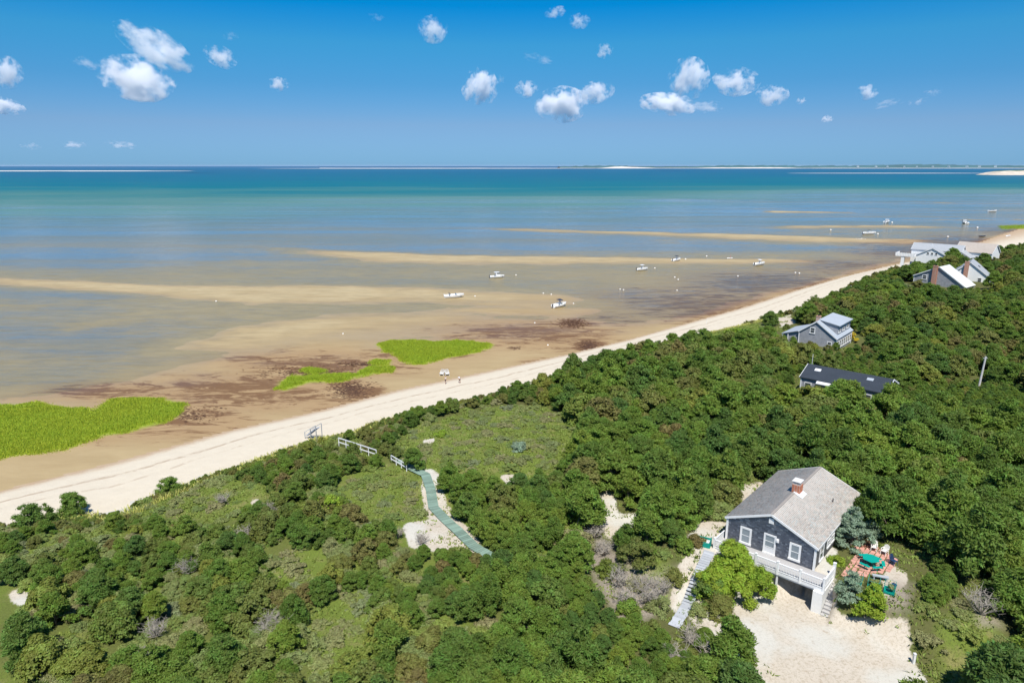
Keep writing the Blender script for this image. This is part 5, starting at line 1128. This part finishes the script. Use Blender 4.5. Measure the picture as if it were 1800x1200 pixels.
# mooring buoys
MBuoy = simple('white_buoy', (.85, .83, .78), .4, .03); MRed = simple('faded_red', (.55, .16, .12), .5)
bl = [(907,484,'white mooring buoy just right of the cabin boat'),(835,521,'white mooring buoy right of the aground runabout'),(955,516,'left one of two buoys above the heeled boat'),(969,518,'right one of two buoys above the heeled boat'),(1008,534,'white buoy right of the heeled boat'),(1151,472,'white buoy right of the small open boat'),(1186,488,'upper one of two close buoys right of the open boat'),(1192,492,'lower one of two close buoys right of the open boat'),(1090,509,'left one of two buoys on the brown shallows'),(1096,510,'right one of two buoys on the brown shallows'),(1190,511,'lone white buoy on the brown shallows'),(1205,456,'white buoy beside the boat on the far edge of the long bar'),(1297,486,'lone white buoy below the right end of the long bar'),(1242,451,'small white float above the long bar'),(1398,480,'left one of two floats near the red weed'),(1405,481,'right one of two floats near the red weed'),(603,587,'single white float on the olive sandbar'),(1543,412,'white float right of the boat with the dark top'),(1568,392,'white float by the cabin boat in the channel'),(1702,393,'white float by the end-on boat'),(1718,401,'white float at the tip of the far bar'),(1666,417,'white float off the white beach houses'),(940,568,'white float on the brown flat left of the weed'),(963,607,'white float near the dark weed patches'),(380,530,'white float on the left sandbar'),(1460,405,'white float on the far right bar')]
bmsh = None
for x, y, lb in bl:
    p = at(x, y, .05); r = np.hypot(p[0], p[1]); s = max(.22, r*.0011)
    t = thing('mooring_buoy', (p[0], p[1], .0), lb, 'buoy', 'mooring buoys on the flats')
    add('float', MB().ico((0, 0, s*.6), s, 2).done('float', True), MBuoy, t); add('ring', MB().tube((0, 0, s*1.55), (0, 0, s*1.8), s*.2, s*.12, 6).done('ring'), MIron, t)
p = at(1283, 455, .05); t = thing('sailing_dinghy', (p[0], p[1], 0), 'tiny dinghy with a reddish mast standing above the long sandbar', 'boat'); add('hull', hull(2.6, 1.1, .5).done('hull'), MHull, t); add('mast', MB().tube((.2, 0, .4), (.2, 0, 2.2), .06, .04, 6).done(), MRed, t)
p = at(1727, 416, .05); t = thing('rowing_boat', (p[0], p[1], 0), 'small dark rowing boat close to the far beach', 'boat', None); t.rotation_euler.z = .2; add('hull', hull(4.6, 1.7, .6).done('hull'), MNavy, t); add('thwart', MB().box(-.2, .2, -.6, .6, .5, .55).done(), MGreyW, t)
p = at(1773, 415, .3); t = thing('rowing_boat', (p[0], p[1], .1), 'white dinghy pulled up on the far beach', 'boat', None); t.rotation_euler.z = .5; add('hull', hull(4.2, 1.7, .6).done('hull'), MHull, t); add('thwart', MB().box(-.2, .2, -.6, .6, .5, .55).done(), MGreyW, t)
# kites of gulls on the bar are specks in the photograph: a loose flock of gulls resting there
for k in range(7):
    p = at(1505+k*2.6+random.uniform(-.8, .8), 420.5+random.uniform(-.6, .6), .1); t = thing('gull', (p[0], p[1], .05), 'gull on the second long sandbar, %s from the left in its flock' % ['first', 'second', 'third', 'fourth', 'fifth', 'sixth', 'seventh'][k], 'bird', 'gulls resting on the second long sandbar', random.uniform(0, 6))
    add('body', MB().ico((0, 0, .28), (.42, .18, .18), 2).ico((.36, 0, .48), (.13, .1, .11), 1).tube((.46, 0, .47), (.6, 0, .44), .03, .01, 5).tube((-.3, 0, .3), (-.62, 0, .3), .1, .02, 5).tube((0, .05, 0), (0, .05, .2), .015, .015, 4).tube((0, -.05, 0), (0, -.05, .2), .015, .015, 4).done('body', True), MBuoy, t)
p = at(1240, 574, .1); t = thing('fishing_rod_stand', (p[0], p[1], .1), 'thin pale stake leaning at the water edge of the far beach', 'stake'); add('pole', MB().tube((0, 0, 0), (.5, 0, 2.6), .06, .04, 5).done(), MWhite2, t)
m = MB()
for q in ((1182, 575), ): pass

# ------------------------------------------------------------------ people on the beach
def skin_mesh(name, pts, edges, rad, mat, parent, sub=2):
    me = bpy.data.meshes.new(name); me.from_pydata(pts, edges, []); me.materials.append(mat); o = bpy.data.objects.new(name, me); COL.objects.link(o); o.parent = parent
    m = o.modifiers.new('skin', 'SKIN'); m.use_smooth_shade = True
    for k, v in enumerate(me.skin_vertices[0].data): v.radius = (rad[k], rad[k]) if not hasattr(rad[k], '__len__') else rad[k]; v.use_root = (k == 0)
    s = o.modifiers.new('sub', 'SUBSURF'); s.levels = s.render_levels = sub; return o
def person(px_, py_, label, rz, shirt, shorts, bend=0., s=1., hair=(.05, .03, .02)):
    g = ground_at(px_, py_) if False else (*at(px_, py_, .9)[:2], 0); z = gz_at(g[0], g[1]) if inpoly(np.array([g[0]]), np.array([g[1]]), SHO)[0] else .03
    t = thing('person', (g[0], g[1], z), label, 'person', None, rz); t.scale = (s, s, s); c, n = math.cos(bend), math.sin(bend)
    def b_(x, y, z_): return (x*c+(z_-.92)*n, y, .92+(z_-.92)*c-x*n) if z_ > .92 else (x, y, z_)
    P = [(0, 0, .94), b_(0, 0, 1.18), b_(0, 0, 1.40), b_(.01, 0, 1.50), b_(.03, 0, 1.62), b_(.03, 0, 1.72),
         b_(0, .19, 1.40), b_(.03, .25, 1.14), b_(.12, .25, .93), b_(0, -.19, 1.40), b_(.03, -.25, 1.14), b_(.12, -.25, .93),
         (0, .10, .86), (.05, .11, .48), (-.03, .12, .08), (.12, .13, .04), (0, -.10, .86), (-.05, -.11, .48), (-.14, -.12, .08), (.0, -.13, .04)]
    Ed = [(0, 1), (1, 2), (2, 3), (3, 4), (4, 5), (2, 6), (6, 7), (7, 8), (2, 9), (9, 10), (10, 11), (0, 12), (12, 13), (13, 14), (14, 15), (0, 16), (16, 17), (17, 18), (18, 19)]
    R = [.13, .12, .13, .055, .095, .07, .06, .045, .035, .06, .045, .035, .085, .06, .045, .035, .085, .06, .045, .035]
    bd = skin_mesh('body', P, Ed, R, MSkin, t)
    skin_mesh('shirt', [b_(0, 0, 1.0), b_(0, 0, 1.2), b_(0, 0, 1.41), b_(0, .2, 1.39), b_(.02, .235, 1.24), b_(0, -.2, 1.39), b_(.02, -.235, 1.24)], [(0, 1), (1, 2), (2, 3), (3, 4), (2, 5), (5, 6)], [.15, .145, .145, .075, .07, .075, .07], shirt, t)
    skin_mesh('shorts', [(0, 0, .95), (0, .10, .82), (.04, .11, .58), (0, -.10, .82), (-.04, -.11, .58)], [(0, 1), (1, 2), (0, 3), (3, 4)], [.15, .11, .09, .11, .09], shorts, t)
    skin_mesh('hair', [b_(.0, 0, 1.66), b_(.01, 0, 1.76)], [(0, 1)], [.10, .075], simple('hair', hair, .7), t)
    return t
person(783, 671, 'person in a white top standing below the two beach chairs', .6, simple('white_shirt', (.75, .75, .75), .8), MNavy, .1)
person(808, 671, 'stooping person in pale shirt and dark shorts, right of the other person', 2.4, simple('pale_shirt', (.6, .66, .68), .8), MNavy, .5, .95)
def beach_chair(px_, py_, rz, lb):
    g = at(px_, py_, .4); t = thing('beach_chair', (g[0], g[1], .06), lb, 'chair', 'white beach chairs', rz); f = MB()
    for s in (-.32, .32): f.obox((-.3, s, 0), (.35, s, .85), .04, .04).obox((.4, s, 0), (-.35, s, .5), .04, .04).obox((-.35, s, .5), (.4, s, .55), .06, .04)
    add('frame', f.done(), MWhite2, t)
    for k in range(4): add('slat', MB().box(-.35+k*.17, -.21+k*.17, -.3, .3, .36, .39).done('slat'), MWhite, t)
    for k in range(4): add('backrest_slat', MB().obox((.28+k*.06, -.3, .45+k*.16), (.28+k*.06, .3, .45+k*.16), .12, .03, (1, 0, .4)).done('backrest_slat'), MWhite, t)
    return t
for q in [(777, 657, 1.3, 'left one of two white beach chairs on the damp sand'), (786, 657, 1.9, 'right one of two white beach chairs on the damp sand')]: 
    t = beach_chair(*q); t.scale = (1.25,)*3
g = ground_at(1258, 673); t = thing('garden_chair', (g[0], g[1], g[2]+1.2), 'white lounge chair glimpsed among the bushes', 'chair'); add('seat', MB().box(-.6, .5, -.35, .35, .35, .42).done(), MWhite, t); add('backrest', MB().obox((.45, 0, .4), (1.0, 0, 1.1), .7, .06, (1, 0, 0)).done(), MWhite, t)
for s in (-.3, .3):
    for xx in (-.5, .4): add('leg', MB().box(xx-.04, xx+.04, s-.04, s+.04, -1.3, .35).done('leg'), MWhite, t)

# ------------------------------------------------------------------ drowned channel, weed lumps, dead wood
wd = MB(); MWeed = simple('dark_eelgrass', (.07, .035, .02), .9, .3, 5)
for (cu, cv, ru, rv_, n) in [(615, 685, 36, 14, 260), (1035, 608, 18, 8, 160), (1008, 568, 26, 7, 120), (905, 612, 10, 3, 30), (330, 728, 60, 14, 90), (540, 655, 80, 12, 160), (640, 640, 40, 4, 80)]:
    for k in range(n*3):
        p = at(random.gauss(cu, ru*.5), random.gauss(cv, rv_*.5), .05); s = random.uniform(.05, .19); wd.ico((p[0], p[1], .05), (s*2.2, s, .05), 1, .3)
o = add('washed_eelgrass', wd.done('washed_eelgrass'), MWeed); tag(o, 'dark brown eelgrass washed up in clumps on the flats', 'seaweed', None, 'stuff')
def dead_shrub(px_, py_, lb, r=1.2, n=26, seed=1):
    g = ground_at(px_, py_); rr = random.Random(seed); t = thing('dead_shrub', tuple(g), lb, 'shrub'); m = MB()
    for k in range(n):
        a = rr.uniform(0, 6.28); p = Vector((0, 0, .0)); q = Vector((math.cos(a)*r*.5, math.sin(a)*r*.5, rr.uniform(.4, 1.0)*r)); m.tube(p, q, .035, .025, 4, False)
        for j in range(4):
            q2 = q+Vector((rr.uniform(-.6, .6), rr.uniform(-.6, .6), rr.uniform(.0, .5)))*r*.8; m.tube(q, q2, .022, .01, 3, False)
            for i in range(2): m.tube(q2, q2+Vector((rr.uniform(-.3, .3), rr.uniform(-.3, .3), rr.uniform(0, .25)))*r, .012, .006, 3, False)
    add('branches', m.done(), MGrey, t); add('stem', MB().tube((0, 0, -.3), (0, 0, .25), .07, .05, 6).done(), MGrey, t)
for k, (x, y, lb, r) in enumerate([(1135, 1060, 'brown flattened brush below the broad brownish bush', 1.3), (1160, 1045, 'grey brown brush beside the plank walk', 1.2), (1100, 1065, 'brown grey brush at the lower left of the bare patch', 1.3), (1215, 1130, 'bleached dead shrub at the left edge of the driveway', 1.3), (1250, 1165, 'grey dead brush at the bottom beside the driveway', 1.5), (1190, 1165, 'bare grey shrub below the plank walk', 1.2), (1045, 945, 'grey leafless shrub below the sandy clearing', 1.3), (1060, 975, 'grey leafless shrub left of the brown brush', 1.2), (1085, 1030, 'flattened grey brush on the bare patch', 1.4), (1130, 1040, 'right hand patch of flattened grey brush', 1.4), (395, 885, 'bleached dead bush on the dune edge', 1.), (470, 910, 'grey leafless bush in the middle of the heath', 1.3), (430, 950, 'low grey dead bush on the heath', 1.1), (480, 1120, 'small white dead tree in the near heath', 1.6), (275, 1120, 'bleached dead branches in the near heath', 1.2), (250, 1175, 'pale dead wood at the bottom of the heath', 1.2), (1725, 1080, 'grey leafless shrub by the wood right of the driveway', 1.6), (330, 1010, 'dark leafless thicket in the heath', 1.2), (1090, 965, 'leafless twigs at the lower end of the sandy clearing', .9), (700, 945, 'sparse grey twigs on the sand patch left of the boardwalk', .9), (742, 955, 'grey twigs on the sand beside the boardwalk bend', .9)]):
    dead_shrub(x, y, lb, r, 24, k)
# accent plants that stand out in the photograph
def gplant(name, px_, py_, R, Hh, mat, lb, cat, n=40, rl=.42, kw=None, args=(280, .16, .6), trunk=False):
    g = ground_at(px_, py_); rr = np.random.default_rng(int(px_*7+py_)); t = thing(name, (g[0], g[1], g[2]-.05), lb, cat); L = dome(rr, n, R, Hh, .15, rl)
    add('crown' if cat == 'tree' else 'foliage', leaf_mesh('foliage', L, *args, rr, **(kw or dict(up=.5))), ML[mat], t); add('trunk' if cat == 'tree' else 'stem', trunk_mesh(rr, L, Hh, .15, .07), MBark, t)
gplant('heath_bush', 1125, 985, 2.6, 2.2, 'oak', 'broad brownish bush between the sandy clearing and the plank walk', 'bush', 60)
gplant('heath_bush', 1068, 1005, 1.4, 1.3, 'oak', 'round olive bush on the left of the brown brush patch', 'bush', 34)
gplant('heath_bush', 1105, 1075, 1.3, 1.2, 'pine', 'dark green bush at the lower edge of the brown brush patch', 'bush', 34)
gplant('heath_bush', 1160, 1072, 1.2, 1.1, 'bay', 'grey green bush between the brush patch and the foot of the plank walk', 'bush', 30)
gplant('heath_bush', 1118, 1030, .9, .7, 'bay', 'small bush in the middle of the brown brush patch', 'bush', 24)
gplant('heath_bush', 1222, 955, 1.0, 1.0, 'oak', 'leafy bush just left of the teal bin enclosure', 'bush', 26)
gplant('scrub_pine', 300, 868, 1.9, 2.4, 'pine', 'lone dark green pine standing clear at the beach edge', 'tree', 50)
gplant('scrub_pine', 262, 888, 1.3, 1.0, 'bay', 'low bush left of the lone pine at the beach edge', 'bush', 26)
gplant('scrub_pine', 130, 905, 2.4, 3.4, 'pine', 'bright green pine reaching over the sand at the far left', 'tree', 70)
gplant('scrub_pine', 60, 925, 2.3, 3.0, 'pine', 'bright green pine at the left edge of the dune', 'tree', 70)
gplant('goldenrod', 1495, 600, 2.0, 2.2, 'yel', 'bright yellow bush below the grey dormer cottage', 'bush', 30)
gplant('goldenrod', 1570, 832, 1.1, 1.2, 'yel', 'yellow bush beside the sandy path behind the cottage', 'bush', 24)
gplant('goldenrod', 1555, 862, .9, .9, 'yellow', 'yellow green shrub along the sandy path behind the cottage', 'bush', 20)
gplant('heath_bush', 775, 765, 1.0, .8, 'yellow', 'yellowish bush by the dune crest', 'bush', 20)
gplant('heath_bush', 580, 900, 2.0, 2.3, 'yellow', 'bright yellow green pine in the middle of the heath', 'bush', 50)
gplant('heath_bush', 912, 790, 1.3, 1.2, 'spruce', 'pale silvery shrub in the middle of the meadow', 'bush', 30)
gplant('heath_bush', 1345, 590, 3.0, 1.8, 'yellow', 'bright green bush on the dune slope by the beach', 'bush', 40)
gplant('heath_bush', 1290, 590, 3.2, 2.0, 'yellow', 'bright green bush beside the revetment end of the dune', 'bush', 40)
gplant('heath_bush', 60, 1035, .9, .6, 'yellow', 'small yellow green bush at the left edge of the heath', 'bush', 18)

# ------------------------------------------------------------------ far shore, shoals
def strip(name, pts, mat, label=None, cat=None, kind='structure', depth=120, zb=-1.):
    """far land: outline (px, distance, height) given real depth and a rough top"""
    V = []; n = len(pts)
    for (u, D, h) in pts:
        a = (u-900)/1200; y = D; x = a*D*CP+a*0; V.append((x, y, zb)); V.append((x, y+depth*.4, h)); V.append((x, y+depth, h*.9)); V.append((x, y+depth*1.4, zb))
    F = []
    for k in range(n-1):
        for j in range(3): F.append((k*4+j, (k+1)*4+j, (k+1)*4+j+1, k*4+j+1))
    me = bpy.data.meshes.new(name); me.from_pydata(V, [], F); o = add(name, me, mat); tag(o, label, cat, None, kind); return o
MFarW = simple('hazed_wooded_shore', (.045, .12, .13), .95, .3, .004); MFarS = simple('far_sand', (.60, .56, .50), .95, .08, .004)  # wooded shore: the blue of distant haze is mixed into its base colour
rr = np.random.default_rng(11); us = np.arange(985, 2300, 6)
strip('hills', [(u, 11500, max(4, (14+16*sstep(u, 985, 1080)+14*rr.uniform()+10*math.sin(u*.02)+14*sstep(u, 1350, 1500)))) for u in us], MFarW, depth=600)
strip('far_beach', [(u, 11000, 4+2*rr.uniform()) for u in np.arange(560, 2300, 20)], MFarS, depth=200)
strip('far_dunes', [(u, 10900, max(1, 26*math.exp(-((u-1090)/26)**2)+12*math.exp(-((u-1130)/25)**2)+14*math.exp(-((u-1330)/50)**2)+10*math.exp(-((u-1260)/30)**2)+6*math.exp(-((u-1380)/25)**2)+rr.uniform(0, 3))) for u in np.arange(1050, 1440, 4)], MFarS, depth=200)
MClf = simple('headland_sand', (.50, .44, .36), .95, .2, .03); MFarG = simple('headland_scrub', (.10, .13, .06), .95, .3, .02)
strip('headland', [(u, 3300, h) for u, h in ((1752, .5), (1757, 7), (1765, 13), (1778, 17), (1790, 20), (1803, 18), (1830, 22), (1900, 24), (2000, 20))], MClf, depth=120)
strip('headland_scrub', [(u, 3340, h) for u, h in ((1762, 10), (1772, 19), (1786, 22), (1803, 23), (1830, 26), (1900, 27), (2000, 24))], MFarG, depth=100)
MShoal = simple('shoal_sand', (.62, .58, .52), .9, .08, .01)
def shoal(name, u0, u1, v, w, h=.25):
    pts = []; n = 40
    top, bot = [], []
    for k in range(n+1):
        u = u0+(u1-u0)*k/n; t = math.sin(math.pi*min(1, max(0, k/n)))**.4; a = at(u, v+w*t*.5+.001, 0); c = at(u, v-w*t*.5-.001, 0); top.append((c[0], c[1], -.05)); bot.append((a[0], a[1], -.05)); pts.append(((a[0]+c[0])/2, (a[1]+c[1])/2, h*t))
    V = bot+pts+top; m = n+1; F = [(k, k+1, m+k+1, m+k) for k in range(n)]+[(m+k, m+k+1, 2*m+k+1, 2*m+k) for k in range(n)]
    me = bpy.data.meshes.new(name); me.from_pydata(V, [], F); o = add(name, me, MShoal); o['kind'] = 'structure'
shoal('sand_shoal', -200, 345, 300.6, 1.7); shoal('sand_shoal', 450, 1000, 296.2, .7); shoal('sand_shoal', 1380, 1750, 304.5, .8)
# small white houses along the far shore, a few pixels each
for k, u in enumerate([1508, 1540, 1560, 1590, 1612, 1640, 1668, 1700, 1722, 1750]):
    x = (u-900)/1200*11450*CP; t = thing('far_house', (x, 11450, 22), 'tiny white house on the far wooded shore, %s from the left' % ['first', 'second', 'third', 'fourth', 'fifth', 'sixth', 'seventh', 'eighth', 'ninth', 'tenth'][k], 'house', 'white houses on the far shore', .3*k); add('wall', MB().box(-18, 18, -10, 10, 0, 9).done(), MWhWall, t); add('roof', MB().prism([(-11, 9), (11, 9), (0, 15)], -19, 19).done(), MBlueR, t)

# ------------------------------------------------------------------ clouds
def cloud_mat(dens, thr=0.):
    M = Mat('cloud_vapour'); rnd = M.n('ObjectInfo').outputs['Random']; g = M.n('TexCoord').outputs['Generated']
    cx = M.n('CombineXYZ'); M.l(M.math('MULTIPLY', rnd, 40.), cx.inputs[0]); M.l(M.math('MULTIPLY', rnd, 17.), cx.inputs[2]); va = M.n('VectorMath', operation='ADD'); M.l(g, va.inputs[0]); M.l(cx.outputs[0], va.inputs[1])
    sc_ = M.n('Mapping'); M.l(va.outputs[0], sc_.inputs[0]); sc_.inputs['Scale'].default_value = (1.5, 1.2, 1.0)
    n1 = M.noise(sc_.outputs[0], 2.6, 6, .6); n2 = M.noise(sc_.outputs[0], 9, 3, .6)
    ln = M.n('VectorMath', operation='LENGTH'); mp = M.n('Mapping'); M.l(g, mp.inputs[0]); mp.inputs['Location'].default_value = (-1, -1, -.95); mp.inputs['Scale'].default_value = (2, 2, 2); M.l(mp.outputs[0], ln.inputs[0])
    k = M.math('SUBTRACT', M.math('ADD', M.math('MULTIPLY', n1, 4.4), M.math('MULTIPLY', n2, 1.0)), M.math('ADD', ln.outputs['Value'], 1.95+thr))
    d = M.math('MULTIPLY', M.mr(k, .0, .75), dens)
    v = M.n('VolumePrincipled'); v.inputs['Color'].default_value = (1, 1, 1, 1); v.inputs['Anisotropy'].default_value = .0; M.l(d, v.inputs['Density']); M.l(v.outputs[0], M.out.inputs['Volume']); return M.m
CM = cloud_mat(.024); CMf = cloud_mat(.007, .15)
CL = [(272, 82, 150, 62, .55, 0, 'long slanting white cloud at the upper left'), (238, 138, 140, 76, .12, 0, 'big heaped white cloud below the slanting one'), (388, 100, 66, 36, .4, 0, 'small cloud right of the big pair'), (6, 126, 66, 56, 0, 0, 'white cloud cut by the left edge, the higher one'), (8, 186, 70, 30, .2, 0, 'thin cloud cut by the left edge, the lower one'), (761, 52, 60, 46, 0, 0, 'puffy cloud high left of the middle'), (490, 148, 42, 24, 0, 0, 'tiny cloud alone in the left half'), (843, 153, 72, 62, .3, 0, 'round bright cloud at the middle'), (925, 157, 46, 30, 0, 0, 'small cloud just right of the round bright one'), (988, 184, 104, 60, 0, 0, 'ragged wide cloud right of the middle'), (1046, 163, 76, 38, -.15, 0, 'flat wisp joined to the ragged cloud'), (1018, 38, 42, 26, 0, 0, 'small high cloud, right one of the top pair'), (976, 22, 46, 20, -.2, 0, 'small high cloud, left one of the top pair'), (1211, 138, 78, 70, .4, 0, 'tall billowing cloud on the right'), (1293, 144, 92, 48, 0, 0, 'oval cloud right of the billowing one'), (1357, 168, 62, 38, 0, 0, 'small oval cloud at the right end of the row'), (1174, 183, 110, 38, .1, 0, 'flat cloud under the billowing one'), (1238, 188, 80, 22, 0, 1, 'faint wisp right of the flat cloud'), (1063, 90, 38, 26, 0, 0, 'faint small puff above the flat wisp'), (948, 103, 72, 16, .2, 1, 'thin streak of cloud above the small one'), (1525, 162, 42, 26, 0, 0, 'small cloud on the right half alone'), (1453, 209, 24, 13, 0, 0, 'tiny low cloud on the right'), (1640, 162, 34, 16, 0, 1, 'faint speck of cloud at the right'), (1408, 177, 20, 14, 0, 0, 'speck of cloud below the row'), (1560, 182, 60, 18, -.2, 1, 'faint smear under the lone right cloud'), (1615, 178, 40, 14, -.2, 1, 'faint smear at the right'), (150, 110, 60, 24, .2, 1, 'faint wisp left of the big pair'), (130, 255, 60, 14, 0, 1, 'low faint cloud near the horizon, left one'), (212, 254, 66, 14, .1, 1, 'low faint cloud near the horizon, right one'), (408, 64, 40, 16, 0, 1, 'faint puff above the small cloud'), (880, 140, 18, 18, 0, 1, 'speck beside the round bright cloud'), (54, 256, 40, 14, 0, 1, 'low faint cloud near the horizon at the far left'), (662, 30, 34, 16, 0, 1, 'faint puff high at the top left')]
for k, (u, v, w, h, rot, faint, lb) in enumerate(CL):
    el_ = math.atan((600-v)/1200)-PITCH; base = 620+120*((k*37) % 5)/5
    z = max(base, 320); D = z/max(math.tan(el_), .05); D = min(D, 13000); a = (u-900)/1200; b = (600-v)/1200; d = np.array([a, CP+b*SP, -SP+b*CP]); kk = D/d[1]; P = np.array([0, 0, CAMZ])+d*kk; m = kk/1200
    me = MB().ico((0, 0, 0), 1, 2).done('cloud'); W2 = w*.50*m; H2 = h*.54*m
    me.transform(Matrix.Diagonal((W2, (W2+H2)*.5, H2, 1)))
    me.materials.append(CMf if faint else CM); o = bpy.data.objects.new('cloud', me); COL.objects.link(o); o.location = P; o.rotation_euler = (0, rot, 0); tag(o, lb, 'cloud')

# ------------------------------------------------------------------ the summer haze over the bay
HAZE = True
if HAZE:
    hz = MB().box(-95000, 95000, -1500, 95000, -17, 60).done('haze'); M = Mat('thin_sea_haze'); v = M.n('VolumePrincipled'); v.inputs['Color'].default_value = (.80, .90, 1, 1); v.inputs['Density'].default_value = 8e-6; M.l(v.outputs[0], M.out.inputs['Volume'])
    o = add('haze', hz, M.m); o['kind'] = 'stuff'
